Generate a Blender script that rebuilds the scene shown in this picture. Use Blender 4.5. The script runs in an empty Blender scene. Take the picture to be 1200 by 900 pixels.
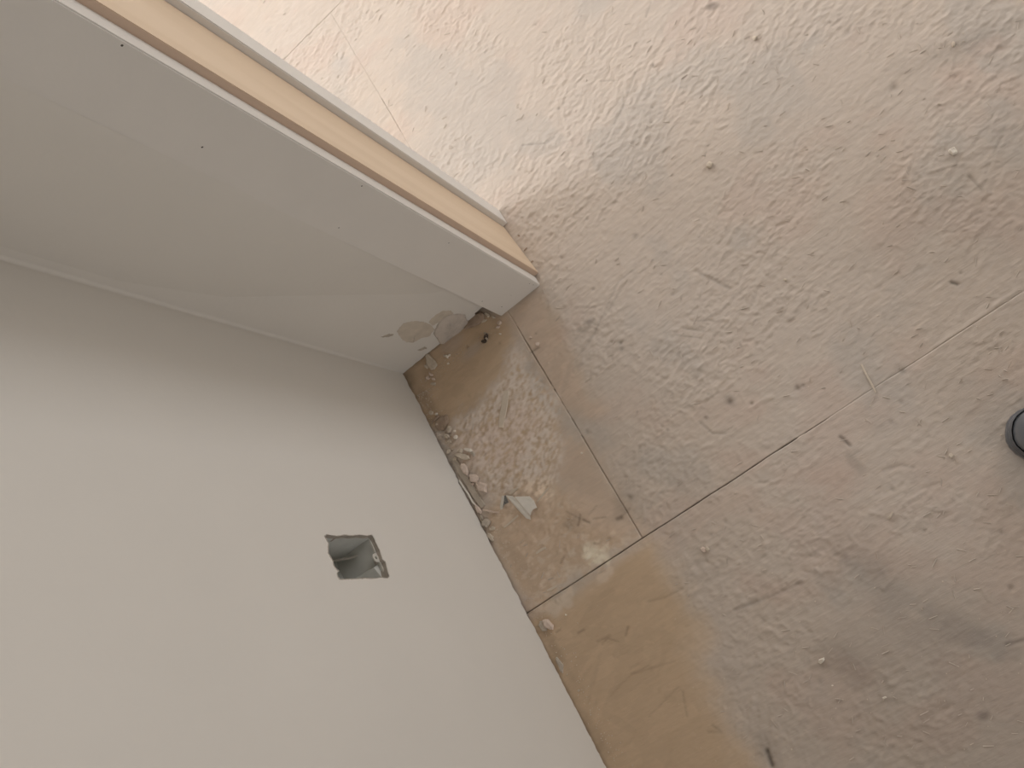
import bpy, bmesh, math, random
import numpy as np
from mathutils import Vector, Matrix
from mathutils.geometry import tessellate_polygon

random.seed(7)
RNG = np.random.default_rng(11)
scene = bpy.context.scene
col = scene.collection

# ------------------------------------------------------------------ camera
H = 1.25                                   # height of the lens above the floor, metres
FOC = 1014.516                             # focal length for a 1200 px wide frame
RIGHT = Vector((0.45908062, 0.76125161, -0.45797486))
DOWN = Vector((0.80307974, -0.57603398, -0.15247223))
FWD = Vector((-0.37987881, -0.29779328, -0.87579178))
cam = bpy.data.cameras.new('camera')
cam.sensor_fit = 'HORIZONTAL'
cam.sensor_width = 36.0
cam.lens = FOC / 1200.0 * 36.0
cam.clip_start = 0.02
cam_o = bpy.data.objects.new('camera', cam)
col.objects.link(cam_o)
m3 = Matrix((RIGHT, -DOWN, -FWD)).transposed()
cam_o.matrix_world = Matrix.Translation((0, 0, H)) @ m3.to_4x4()
scene.camera = cam_o

# ------------------------------------------------------------------ light and exposure
scene.view_settings.view_transform = 'Standard'
scene.view_settings.look = 'None'
scene.view_settings.gamma = 1.0
scene.view_settings.exposure = 0.0
world = bpy.data.worlds.new('world')
scene.world = world
world.use_nodes = True
world.node_tree.nodes['Background'].inputs[0].default_value = (0.85, 0.93, 1.0, 1)
world.node_tree.nodes['Background'].inputs[1].default_value = 0.25


def area_light(name, loc, target, sx, sy, power, colour):
    l = bpy.data.lights.new(name, 'AREA')
    l.shape = 'RECTANGLE'
    l.size, l.size_y = sx, sy
    l.energy = power
    l.color = colour
    o = bpy.data.objects.new(name, l)
    col.objects.link(o)
    o.location = loc
    o.rotation_euler = (Vector(target) - Vector(loc)).to_track_quat('-Z', 'Y').to_euler()
    return o


# daylight from the next room's windows, then unseen fill lamps added on other walls
DAY = (0.97, 1.0, 1.05)
area_light('far_window_daylight', (-4.20, -0.40, 1.40), (-1.0, -0.40, 1.40), 2.2, 1.4, 66, DAY)
area_light('side_window_daylight', (-1.55, -2.55, 1.50), (-1.55, 0.0, 1.30), 1.4, 1.2, 46, DAY)
area_light('far_right_fill', (-2.0, 2.95, 1.35), (-2.0, 0.0, 1.35), 1.4, 1.3, 32, DAY)  # unseen fill lamp, added to lift the outlet wall
area_light('right_fill', (-0.6, 2.95, 1.10), (-0.6, 0.0, 1.10), 1.2, 1.1, 6, DAY)  # weak unseen fill lamp, added for soft light from the right
area_light('front_fill', (2.35, 1.20, 0.90), (0.0, 1.20, 0.90), 1.4, 1.0, 14.5, DAY)  # unseen fill lamp, added to brighten the wall with the door lining

# ------------------------------------------------------------------ geometry constants (metres)
XB = -0.547 * H          # face of the wall that carries the door lining
XC = -0.522 * H          # face of the casing
XJ = -0.5380 * H         # near edge of the jamb board
XF = -0.628 * H          # far casing, near face
XFB = -0.6535 * H         # far casing, far face
YA = -0.4722 * H         # face of the wall with the outlet hole
S1 = -0.1724 * H         # long floor joint
S2 = -0.2939 * H         # floor joint along the wall
S3 = S1 - 1.2195         # next long joint beyond the door


def ray(u, v):
    return RIGHT * (u - 600) + DOWN * (v - 450) + FWD * FOC


def fp(u, v, h=0.0):
    d = ray(u, v)
    s = (h - H) / d.z
    return Vector((d.x * s, d.y * s, h))


def wall_a(u, v, y=None):
    d = ray(u, v)
    s = (YA if y is None else y) / d.y
    return Vector((d.x * s, d.y * s, H + d.z * s))


def wall_b(u, v, x=None):
    d = ray(u, v)
    s = (XB if x is None else x) / d.x
    return Vector((d.x * s, d.y * s, H + d.z * s))


def srgb(r, g, b):
    f = lambda c: c / 12.92 if c <= 0.04045 else ((c + 0.055) / 1.055) ** 2.4
    return tuple(f(c / 255.0) for c in (r, g, b))


# ------------------------------------------------------------------ materials
def mat(name, colour, rough=0.7, noise=0.0, scale=30.0, bump=0.0, bscale=200.0, metal=0.0, stretch=(1, 1, 1), spec=0.3, coat=0.0):
    m = bpy.data.materials.new(name)
    m.use_nodes = True
    nt = m.node_tree
    b = nt.nodes['Principled BSDF']
    b.inputs['Roughness'].default_value = rough
    b.inputs['Metallic'].default_value = metal
    b.inputs['Specular IOR Level'].default_value = spec
    b.inputs['Coat Weight'].default_value = coat
    tc = nt.nodes.new('ShaderNodeTexCoord')
    mp = nt.nodes.new('ShaderNodeMapping')
    mp.inputs['Scale'].default_value = stretch
    nt.links.new(tc.outputs['Object'], mp.inputs['Vector'])
    n = nt.nodes.new('ShaderNodeTexNoise')
    n.inputs['Scale'].default_value = scale
    n.inputs['Detail'].default_value = 6
    nt.links.new(mp.outputs[0], n.inputs['Vector'])
    r = nt.nodes.new('ShaderNodeValToRGB')
    lo = tuple(c * (1 - noise) for c in colour)
    hi = tuple(min(1, c * (1 + noise)) for c in colour)
    r.color_ramp.elements[0].position = 0.3
    r.color_ramp.elements[1].position = 0.7
    r.color_ramp.elements[0].color = (*lo, 1)
    r.color_ramp.elements[1].color = (*hi, 1)
    nt.links.new(n.outputs['Fac'], r.inputs[0])
    nt.links.new(r.outputs[0], b.inputs['Base Color'])
    if bump > 0:
        n2 = nt.nodes.new('ShaderNodeTexNoise')
        n2.inputs['Scale'].default_value = bscale
        n2.inputs['Detail'].default_value = 4
        nt.links.new(mp.outputs[0], n2.inputs['Vector'])
        bp = nt.nodes.new('ShaderNodeBump')
        bp.inputs['Strength'].default_value = 0.6
        bp.inputs['Distance'].default_value = bump
        nt.links.new(n2.outputs['Fac'], bp.inputs['Height'])
        nt.links.new(bp.outputs[0], b.inputs['Normal'])
    return m


def pine_material():
    m = bpy.data.materials.new('pine')
    m.use_nodes = True
    nt = m.node_tree
    b = nt.nodes['Principled BSDF']
    b.inputs['Roughness'].default_value = 0.55
    tc = nt.nodes.new('ShaderNodeTexCoord')
    mp = nt.nodes.new('ShaderNodeMapping')
    mp.inputs['Scale'].default_value = (1, 1, 0.035)
    nt.links.new(tc.outputs['Object'], mp.inputs['Vector'])
    n = nt.nodes.new('ShaderNodeTexNoise')
    n.inputs['Scale'].default_value = 18
    n.inputs['Detail'].default_value = 3
    n.inputs['Distortion'].default_value = 0.6
    nt.links.new(mp.outputs[0], n.inputs['Vector'])
    mul = nt.nodes.new('ShaderNodeMath')
    mul.operation = 'MULTIPLY'
    mul.inputs[1].default_value = 22
    nt.links.new(n.outputs['Fac'], mul.inputs[0])
    sn = nt.nodes.new('ShaderNodeMath')
    sn.operation = 'SINE'
    nt.links.new(mul.outputs[0], sn.inputs[0])
    r = nt.nodes.new('ShaderNodeValToRGB')
    r.color_ramp.elements[0].position = 0.0
    r.color_ramp.elements[1].position = 1.0
    r.color_ramp.elements[0].color = (*srgb(214, 190, 162), 1)
    r.color_ramp.elements[1].color = (*srgb(219, 196, 169), 1)
    mr = nt.nodes.new('ShaderNodeMapRange')
    mr.inputs['From Min'].default_value = -1
    nt.links.new(sn.outputs[0], mr.inputs['Value'])
    nt.links.new(mr.outputs[0], r.inputs[0])
    nt.links.new(r.outputs[0], b.inputs['Base Color'])
    return m


def floor_material():
    m = bpy.data.materials.new('dusty_subfloor')
    m.use_nodes = True
    nt = m.node_tree
    b = nt.nodes['Principled BSDF']
    b.inputs['Specular IOR Level'].default_value = 0.25
    at = nt.nodes.new('ShaderNodeAttribute')
    at.attribute_name = 'wear'
    tc = nt.nodes.new('ShaderNodeTexCoord')

    def streak(rot, sc, base):
        mp = nt.nodes.new('ShaderNodeMapping')
        mp.inputs['Rotation'].default_value = (0, 0, math.radians(rot))
        mp.inputs['Scale'].default_value = sc
        nt.links.new(tc.outputs['Object'], mp.inputs['Vector'])
        n = nt.nodes.new('ShaderNodeTexNoise')
        n.inputs['Scale'].default_value = base
        n.inputs['Detail'].default_value = 4
        n.inputs['Roughness'].default_value = 0.6
        nt.links.new(mp.outputs[0], n.inputs['Vector'])
        return n.outputs['Fac']
    a = streak(12, (1, 0.12, 1), 190)
    c = streak(-24, (1, 0.16, 1), 150)
    g = streak(0, (1, 1, 1), 420)
    add = nt.nodes.new('ShaderNodeMath')
    nt.links.new(a, add.inputs[0])
    nt.links.new(c, add.inputs[1])
    add2 = nt.nodes.new('ShaderNodeMath')
    add2.operation = 'MULTIPLY_ADD'
    nt.links.new(g, add2.inputs[0])
    add2.inputs[1].default_value = 0.25
    nt.links.new(add.outputs[0], add2.inputs[2])
    bp = nt.nodes.new('ShaderNodeBump')
    bp.inputs['Strength'].default_value = 0.75
    bp.inputs['Distance'].default_value = 0.0008
    nt.links.new(add2.outputs[0], bp.inputs['Height'])
    nt.links.new(bp.outputs[0], b.inputs['Normal'])
    mr = nt.nodes.new('ShaderNodeMapRange')
    mr.inputs['From Min'].default_value = 0.9
    mr.inputs['From Max'].default_value = 1.7
    mr.inputs['To Min'].default_value = 0.95
    mr.inputs['To Max'].default_value = 1.05
    nt.links.new(add2.outputs[0], mr.inputs['Value'])
    mx = nt.nodes.new('ShaderNodeMix')
    mx.data_type = 'RGBA'
    mx.blend_type = 'MULTIPLY'
    mx.inputs['Factor'].default_value = 1.0
    nt.links.new(at.outputs['Color'], mx.inputs['A'])
    nt.links.new(mr.outputs[0], mx.inputs['B'])
    nt.links.new(mx.outputs['Result'], b.inputs['Base Color'])
    b.inputs['Roughness'].default_value = 0.75
    return m


M_FLOOR = floor_material()
M_WALL = mat('white_wall_paint', srgb(222, 216, 207), 0.75, 0.012, 6, 0.0004, 90)
M_PAPER = mat('drywall_edge', srgb(176, 166, 154), 0.9, 0.15, 120, 0.001, 300)
M_PRIMED = mat('primed_board', srgb(223, 217, 209), 0.5, 0.012, 20, 0.0002, 150)
M_PINE = pine_material()
M_JAMBEDGE_SHADE = mat('pine_edge_shade', srgb(208, 182, 160), 0.6, 0.05, 40, stretch=(1, 1, 0.05))  # pine with the shade of the narrow edge put into its colour
M_PLATE = mat('old_lumber', srgb(110, 88, 66), 0.8, 0.2, 40, 0.001, 120)
M_DARK = mat('underfloor', srgb(70, 58, 46), 0.9, 0.2, 40)
M_TORN = mat('torn_paper', srgb(203, 191, 175), 0.9, 0.08, 60, 0.0006, 300)
M_MUD = mat('joint_compound', srgb(204, 192, 180), 0.85, 0.08, 70, 0.003, 130)
M_PINK = mat('pinkish_plaster', srgb(216, 197, 182), 0.9, 0.08, 200, 0.001, 400)
M_CREAM = mat('cream_plaster', srgb(204, 190, 172), 0.9, 0.08, 200, 0.001, 400)
M_WHITE = mat('white_plaster', srgb(232, 222, 208), 0.9, 0.06, 200, 0.001, 400)
M_GREYP = mat('grey_plaster', srgb(188, 176, 161), 0.9, 0.1, 200, 0.001, 400)
M_BROWN = mat('dark_wood_chip', srgb(166, 146, 128), 0.85, 0.2, 100, 0.001, 300)
M_BLACK = mat('blackened_scrap', srgb(88, 76, 66), 0.6, 0.3, 100, 0.001, 300)
M_DUSTY = mat('dusty_splinter', srgb(196, 183, 170), 0.85, 0.06, 60)
M_SLIVER = mat('pale_strand', srgb(210, 196, 178), 0.8, 0.08, 60, 0.0006, 200, stretch=(1, 0.1, 1))
M_STEEL = mat('galvanised_steel', srgb(206, 205, 198), 0.4, 0.06, 60, metal=0.1)
M_TAB = mat('bright_steel', srgb(215, 210, 200), 0.45, 0.05, 60, metal=0.2)
M_CABLE = mat('grey_cable', srgb(190, 184, 174), 0.6, 0.05, 60)
M_SCREW = mat('dimple_shadow', srgb(92, 84, 76), 0.8, 0.1, 100)
M_CARD = mat('grey_card', srgb(228, 222, 212), 0.85, 0.05, 120, 0.0006, 250)
M_CARDDK = mat('speckled_card', srgb(128, 126, 122), 0.85, 0.5, 500)
M_STRIP = mat('grey_metal_strip', srgb(182, 170, 155), 0.6, 0.08, 80)
M_RUBBER = mat('glossy_grey_rubber', (0.13, 0.135, 0.145), 0.25, 0.15, 40, spec=0.5, coat=0.3)
M_SOLE = mat('sole_rubber', (0.12, 0.12, 0.125), 0.4, 0.1, 60)
M_LACE = mat('boot_lace', (0.03, 0.03, 0.035), 0.8)
M_SILL = mat('window_frame_paint', srgb(230, 228, 224), 0.5)


# ------------------------------------------------------------------ object helpers
def tag(o, label=None, cat=None, group=None, kind=None):
    if label: o['label'] = label
    if cat: o['category'] = cat
    if group: o['group'] = group
    if kind: o['kind'] = kind
    return o


def link(name, me, m=None, parent=None, loc=(0, 0, 0)):
    if m is not None and not me.materials:
        for k in (m if isinstance(m, (list, tuple)) else [m]):
            me.materials.append(k)
    o = bpy.data.objects.new(name, me)
    col.objects.link(o)
    o.location = loc
    if parent is not None:
        o.parent = parent
    return o


def from_bm(name, bm, m=None, parent=None, loc=(0, 0, 0), smooth=False):
    me = bpy.data.meshes.new(name)
    bmesh.ops.recalc_face_normals(bm, faces=bm.faces[:])
    if smooth:
        for f in bm.faces: f.smooth = True
    bm.to_mesh(me)
    bm.free()
    return link(name, me, m, parent, loc)


def add_box(bm, x0, y0, z0, x1, y1, z1, bevel=0.0, mi=0):
    r = bmesh.ops.create_cube(bm, size=1.0)
    for v in r['verts']:
        v.co = Vector((x0 + (v.co.x + .5) * (x1 - x0), y0 + (v.co.y + .5) * (y1 - y0), z0 + (v.co.z + .5) * (z1 - z0)))
    fs = list({f for v in r['verts'] for f in v.link_faces})
    for f in fs: f.material_index = mi
    if bevel:
        es = list({e for v in r['verts'] for e in v.link_edges})
        bmesh.ops.bevel(bm, geom=es, offset=bevel, segments=2, affect='EDGES', profile=0.6)


def box_obj(name, x0, y0, z0, x1, y1, z1, m, parent=None, bevel=0.0, kind=None):
    bm = bmesh.new()
    add_box(bm, x0, y0, z0, x1, y1, z1, bevel)
    o = from_bm(name, bm, m, parent)
    if kind: o['kind'] = kind
    return o


def slab(name, outer, holes, nrm, thick, mats, parent=None, bulge=None):
    """flat board: polygon outer (Vectors) minus holes, extruded by thick against nrm; rim gets the second material"""
    loops = [outer] + holes
    flat = [p for l in loops for p in l]
    tris = tessellate_polygon([[Vector(p) for p in l] for l in loops])
    n = len(flat)
    verts = [Vector(p) for p in flat] + [Vector(p) - nrm * thick for p in flat]
    faces, mi = [], []
    for t in tris:
        a, b, c = (verts[i] for i in t)
        if (b - a).cross(c - a).dot(nrm) < 0: t = (t[0], t[2], t[1])
        faces.append(tuple(t)); mi.append(0)
        faces.append((t[0] + n, t[2] + n, t[1] + n)); mi.append(0)
    k = 0
    for l in loops:
        for i in range(len(l)):
            a, b = k + i, k + (i + 1) % len(l)
            faces.append((a, b, b + n, a + n)); mi.append(1)
        k += len(l)
    me = bpy.data.meshes.new(name)
    me.from_pydata([tuple(v) for v in verts], [], faces)
    bm = bmesh.new(); bm.from_mesh(me)
    for f, q in zip(bm.faces, mi): f.material_index = q
    bmesh.ops.recalc_face_normals(bm, faces=bm.faces[:])
    bm.to_mesh(me); bm.free()
    return link(name, me, mats, parent)


# ------------------------------------------------------------------ numpy noise
_T = RNG.random((256, 256))


def vnoise(u, v, seed=0):
    u = u + seed * 17.31; v = v + seed * 7.77
    iu = np.floor(u).astype(int); iv = np.floor(v).astype(int)
    fu = u - iu; fv = v - iv
    fu = fu * fu * (3 - 2 * fu); fv = fv * fv * (3 - 2 * fv)
    a = _T[iu & 255, iv & 255]; b = _T[(iu + 1) & 255, iv & 255]
    c = _T[iu & 255, (iv + 1) & 255]; d = _T[(iu + 1) & 255, (iv + 1) & 255]
    return (a * (1 - fu) + b * fu) * (1 - fv) + (c * (1 - fu) + d * fu) * fv


def fbm(u, v, seed=0, oct=4, gain=0.5):
    s = 0; a = 1; t = 0
    for i in range(oct):
        s = s + a * vnoise(u * 2 ** i, v * 2 ** i, seed + i * 3)
        t += a; a *= gain
    return s / t


def sstep(a, b, x):
    t = np.clip((x - a) / (b - a), 0, 1)
    return t * t * (3 - 2 * t)


# ------------------------------------------------------------------ floor maps (relief and wear over the visible floor)
GX0, GX1, GY0, GY1, GS = -1.86, 0.46, -0.68, 0.62, 0.0015
gx = np.arange(GX0, GX1, GS); gy = np.arange(GY0, GY1, GS)
GX, GY = np.meshgrid(gx, gy, indexing='ij')
NX, NY = GX.shape


def blob(u, v, r, soft=0.6, squash=1.0, ang=0.0, nz=0.35, sc=40.0, seed=0):
    """soft-edged stain centred on a floor point; r in metres"""
    c = fp(u, v)
    dx = GX - c.x; dy = GY - c.y
    ca, sa = math.cos(math.radians(ang)), math.sin(math.radians(ang))
    p = (dx * ca + dy * sa) / r; q = (-dx * sa + dy * ca) / (r * squash)
    d = np.sqrt(p * p + q * q) + nz * (fbm(GX * sc, GY * sc, seed, 3) - 0.5) * 2
    return 1 - sstep(1 - soft, 1 + soft * 0.3, d)


def polymask(pts, soft, nz=0.0, sc=40.0, seed=0):
    """signed-distance mask of a floor polygon"""
    P = [fp(*p) for p in pts]
    inside = np.zeros(GX.shape, bool); dist = np.full(GX.shape, 9.0)
    for i in range(len(P)):
        a, b = P[i], P[(i + 1) % len(P)]
        cond = ((a.y > GY) != (b.y > GY))
        xi = (b.x - a.x) * (GY - a.y) / ((b.y - a.y) or 1e-9) + a.x
        inside ^= cond & (GX < xi)
        ex, ey = b.x - a.x, b.y - a.y
        t = np.clip(((GX - a.x) * ex + (GY - a.y) * ey) / (ex * ex + ey * ey), 0, 1)
        dist = np.minimum(dist, np.hypot(GX - a.x - t * ex, GY - a.y - t * ey))
    sd = np.where(inside, -dist, dist) + nz * (fbm(GX * sc, GY * sc, seed, 4) - 0.5) * 2
    return 1 - sstep(-soft, soft, sd)


# wood strands of the board, laid one over another
SH = np.zeros((NX, NY)); SC = np.full((NX, NY), 0.5)
for k in range(7000):
    cx = RNG.uniform(GX0, GX1); cy = RNG.uniform(GY0, GY1)
    L = RNG.uniform(0.03, 0.11); W = RNG.uniform(0.005, 0.022)
    th = math.pi / 2 + RNG.normal(0, 0.55)
    ca, sa = math.cos(th), math.sin(th)
    ex = abs(ca) * L / 2 + abs(sa) * W / 2; ey = abs(sa) * L / 2 + abs(ca) * W / 2
    i0 = max(0, int((cx - ex - GX0) / GS)); i1 = min(NX, int((cx + ex - GX0) / GS) + 2)
    j0 = max(0, int((cy - ey - GY0) / GS)); j1 = min(NY, int((cy + ey - GY0) / GS) + 2)
    if i1 <= i0 or j1 <= j0: continue
    dx = GX[i0:i1, j0:j1] - cx; dy = GY[i0:i1, j0:j1] - cy
    p = dx * ca + dy * sa; q = -dx * sa + dy * ca
    m = (np.abs(p) < L / 2) & (np.abs(q) < W / 2 * (1.15 - 0.5 * np.abs(p) / (L / 2)))
    hgt = RNG.uniform(-0.5, 0.5) + RNG.uniform(-0.6, 0.6) * q / W + RNG.uniform(-0.4, 0.4) * p / L
    SH[i0:i1, j0:j1][m] = hgt[m]
    SC[i0:i1, j0:j1][m] = RNG.random()

# raised fibres and small gouges
FI = np.zeros((NX, NY))
for k in range(9000):
    cx = RNG.uniform(GX0, GX1); cy = RNG.uniform(GY0, GY1)
    L = RNG.uniform(0.005, 0.030) * (1.6 if RNG.random() < .15 else 1); W = RNG.uniform(0.0014, 0.0028)
    th = math.pi / 2 + RNG.normal(0, 0.6) + (0.25 if cy > -0.2 else 0)
    bend = RNG.normal(0, 8)
    ca, sa = math.cos(th), math.sin(th)
    ex = abs(ca) * L / 2 + .006; ey = abs(sa) * L / 2 + .006
    i0 = max(0, int((cx - ex - GX0) / GS)); i1 = min(NX, int((cx + ex - GX0) / GS) + 2)
    j0 = max(0, int((cy - ey - GY0) / GS)); j1 = min(NY, int((cy + ey - GY0) / GS) + 2)
    if i1 <= i0 or j1 <= j0: continue
    dx = GX[i0:i1, j0:j1] - cx; dy = GY[i0:i1, j0:j1] - cy
    p = dx * ca + dy * sa; q = -dx * sa + dy * ca + bend * p * p
    s = np.exp(-(q / W) ** 2) * np.clip(1.2 - np.abs(p) / (L / 2), 0, 1)
    FI[i0:i1, j0:j1] += s * RNG.choice([1.0, 0.7, -0.8]) * RNG.uniform(0.4, 1)
FI = np.clip(FI, -1.2, 1.2)

# --- how much dust and skim lies on the board
D = 0.90 + 0.16 * (fbm(GX * 7, GY * 7, 1, 4) - 0.5)
bare_strip = polymask([(600, 715), (640, 700), (700, 662), (762, 630), (800, 690), (825, 790), (868, 885), (910, 990), (720, 990)], 0.035, 0.03, 18, 3)
bare_strip = bare_strip * sstep(S1 + 0.004, S1 + 0.02, GX)
bare_corner = polymask([(450, 440), (560, 368), (590, 372), (602, 400), (588, 440), (560, 475), (530, 500), (500, 500)], 0.014, 0.012, 50, 4)
pink_strip = polymask([(586, 374), (636, 338), (650, 375), (672, 430), (706, 480), (690, 490), (650, 470), (612, 392)], 0.018, 0.014, 40, 5)
lower_bare = polymask([(575, 600), (640, 560), (690, 590), (752, 629), (622, 716), (590, 660)], 0.02, 0.015, 40, 6)
mid_smooth = polymask([(655, 500), (690, 520), (745, 615), (750, 628), (690, 610), (650, 560)], 0.025, 0.015, 30, 7)
scraped = polymask([(600, 400), (650, 470), (665, 540), (640, 590), (580, 580), (515, 505), (560, 470), (595, 430)], 0.02, 0.02, 50, 8)
white_patch = blob(697, 650, 0.026, 0.5, 0.75, 35, 0.55, 90, 9)
white_edge = polymask([(622, 715), (750, 630), (748, 622), (690, 655), (612, 700)], 0.006, 0.008, 80, 10)
pale_below = polymask([(630, 714), (668, 690), (672, 708), (650, 722)], 0.006, 0.008, 70, 11) + blob(708, 676, 0.017, 0.5, 0.5, 100, 0.6, 90, 12)
pale_corner = blob(553, 412, 0.03, 0.7, 0.4, 90, 0.4, 40, 13) + blob(530, 402, 0.03, 0.8, 0.6, 90, 0.4, 40, 14)
speck = fbm(GX * 150, GY * 110, 21, 3, 0.6)
streaks = fbm((GX * 0.94 + GY * 0.34) * 190, (GY * 0.94 - GX * 0.34) * 38, 22, 3)
D = D * (1 - 0.95 * bare_strip) * (1 - 0.95 * bare_corner) * (1 - 0.75 * pink_strip)
D = D * (1 - lower_bare) + lower_bare * (0.10 + 0.75 * sstep(0.56, 0.63, speck * 0.7 + streaks * 0.3))
D = D * (1 - mid_smooth) + mid_smooth * 0.32
scr = 0.45 * fbm((GX * 0.9 + GY * 0.43) * 230, (GY * 0.9 - GX * 0.43) * 60, 24, 3, 0.6) + 0.55 * fbm((GX * 0.9 + GY * 0.43) * 330, (GY * 0.9 - GX * 0.43) * 170, 26, 2)
D = D * (1 - scraped) + scraped * (0.12 + 0.88 * sstep(0.34, 0.60, scr))
D = np.clip(D + 0.9 * white_edge * sstep(0.35, 0.6, speck) + 0.7 * pale_below + 0.45 * pale_corner, 0, 1)
D = np.clip(D - 0.05 * sstep(0.6, 0.7, streaks), 0, 1)

OCHRE = np.array(srgb(199, 174, 146)); RED = np.array(srgb(204, 181, 160)); DUST = np.array(srgb(197, 184, 172))
PINKD = np.array(srgb(196, 174, 161)); GREYD = np.array(srgb(186, 177, 168)); WHT = np.array(srgb(238, 226, 204))
tone = fbm(GX * 3.2, GY * 3.2, 31, 3)[..., None]
pinkness = np.clip(sstep(0.50, 0.66, fbm(GX * 11, GY * 9, 33, 4)) * 0.35, 0, 1)[..., None]
greyness = np.clip(sstep(0.52, 0.68, fbm(GX * 8, GY * 10, 36, 4)) * 0.7, 0, 1)[..., None]
dust = DUST * (1 - pinkness) + PINKD * pinkness
dust = dust * (1 - greyness) + GREYD * greyness
redmix = np.clip(pink_strip + lower_bare * 0.55 + mid_smooth * 0.8, 0, 1)[..., None]
osb = OCHRE * (1 - redmix) + RED * redmix
osb = osb * (0.96 + 0.08 * SC[..., None])
osb = osb * (1 - 0.04 * scraped[..., None])
dust = dust * (1 + 0.34 * scraped[..., None]) * (1 + np.clip(lower_bare + pale_below + bare_strip, 0, 1)[..., None] * np.array([0.28, 0.20, 0.08]))
COL = osb * (1 - D[..., None]) + dust * D[..., None]
wp = np.clip(white_patch, 0, 1)[..., None] * np.clip(sstep(0.3, 0.5, speck), 0.55, 1)[..., None]
COL = COL * (1 - wp) + WHT * wp
COL *= (0.985 + 0.03 * SC[..., None])
COL *= 0.97 + 0.06 * tone
grime_dimming = (blob(1160, 830, 0.26, 0.9, 0.7, 30, 0.5, 14, 71) + 0.8 * blob(1170, 230, 0.20, 0.9, 0.6, 60, 0.5, 14, 72))[..., None]
COL *= 1 - 0.15 * np.clip(grime_dimming, 0, 1)  # greyish grime plus right-side light falloff, both painted into the floor colour

# dark smudges, wet-looking marks and boot scuffs; last rows darken the wall foot
for (u, v, r, sq, an, k, sd) in [(835, 7, 0.012, 0.7, 60, 0.45, 1), (1152, 839, 0.009, 0.7, 90, 0.35, 2), (690, 378, 0.012, 0.5, 70, 0.35, 3),
                                 (683, 386, 0.02, 0.25, 70, 0.25, 33),
                                 (1010, 660, 0.07, 0.35, 20, 0.07, 4), (1060, 725, 0.10, 0.3, 5, 0.08, 5), (985, 650, 0.02, 0.5, 10, 0.12, 6),
                                 (985, 775, 0.045, 0.6, 40, 0.15, 7), (1130, 740, 0.06, 0.4, 30, 0.16, 8), (1115, 60, 0.08, 0.3, 70, 0.14, 9),
                                 (735, 585, 0.03, 0.8, 40, 0.12, 10), (725, 603, 0.018, 0.6, 90, 0.12, 11), (855, 470, 0.012, 0.7, 0, 0.2, 12),
                                 (1000, 540, 0.02, 0.4, 0, 0.2, 13), (900, 880, 0.03, 0.6, 0, 0.15, 14), (670, 612, 0.022, 0.7, 80, 0.14, 15),
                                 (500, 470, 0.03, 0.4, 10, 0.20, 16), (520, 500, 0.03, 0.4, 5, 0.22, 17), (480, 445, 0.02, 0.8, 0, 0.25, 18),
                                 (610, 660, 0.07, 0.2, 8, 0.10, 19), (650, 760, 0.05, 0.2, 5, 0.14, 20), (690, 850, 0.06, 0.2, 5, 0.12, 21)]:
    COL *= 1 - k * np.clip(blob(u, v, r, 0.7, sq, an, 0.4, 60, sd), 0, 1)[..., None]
for (u, v, r, sq, an, k, sd) in [(960, 55, 0.012, 0.5, 60, 0.3, 41), (935, 480, 0.02, 0.5, 60, 0.15, 42), (1070, 720, 0.018, 0.35, 30, 0.25, 43), (955, 415, 0.03, 0.5, 70, 0.12, 44)]:
    b_ = np.clip(blob(u, v, r, 0.7, sq, an, 0.4, 60, sd), 0, 1)[..., None] * k
    COL = COL * (1 - b_) + np.array(srgb(222, 208, 192)) * b_
for (u, v, r, sq, an, k, sd) in [(1160, 55, 0.03, 0.6, 60, 0.18, 51), (1020, 135, 0.02, 0.6, 60, 0.12, 52), (1120, 85, 0.03, 0.5, 60, 0.15, 53), (965, 560, 0.07, 0.5, 60, 0.2, 54), (905, 690, 0.06, 0.4, 40, 0.2, 55),
                                 (660, 395, 0.03, 0.6, 0, 0.2, 56), (870, 480, 0.05, 0.5, 60, 0.2, 57), (870, 540, 0.05, 0.5, 60, 0.2, 58)]:
    b_ = np.clip(blob(u, v, r, 0.8, sq, an, 0.5, 50, sd), 0, 1)[..., None] * k
    COL = COL * (1 - b_) + np.array(srgb(196, 162, 145)) * b_

# relief in metres
WU = (fbm(GX * 22, GY * 22, 51, 2) - 0.5) * 0.010; WV = (fbm(GX * 22, GY * 22, 54, 2) - 0.5) * 0.016
RX = (GX + WU) * 0.90 + (GY + WV) * 0.43; RY = (GY + WV) * 0.90 - (GX + WU) * 0.43
skim = fbm(RX * 150, RY * 42, 41, 4) - 0.5
ridge = 1 - np.abs(2 * fbm(RX * 125, RY * 55, 44, 2) - 1)
ridge = sstep(0.80, 1.0, ridge)
crumb = fbm(GX * 170, GY * 130, 46, 2, 0.6) - 0.5
lump = fbm(GX * 30, GY * 22, 42, 4) - 0.5
busy = 0.55 + 0.9 * sstep(0.40, 0.62, fbm(GX * 9, GY * 7, 47, 3))
smooth_area = np.clip(bare_strip + bare_corner + 0.8 * pink_strip + mid_smooth, 0, 1)
rough = (1 - 0.80 * smooth_area) * busy
HM = 0.0004 * SH * (1 - 0.5 * D) + (0.0015 * skim + 0.0007 * lump + 0.0006 * ridge + 0.0013 * crumb + 0.0009 * FI) * rough
HM += 0.0012 * scraped * (scr - 0.5) + 0.0010 * np.clip(white_patch, 0, 1) * sstep(0.3, 0.5, streaks)


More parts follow.
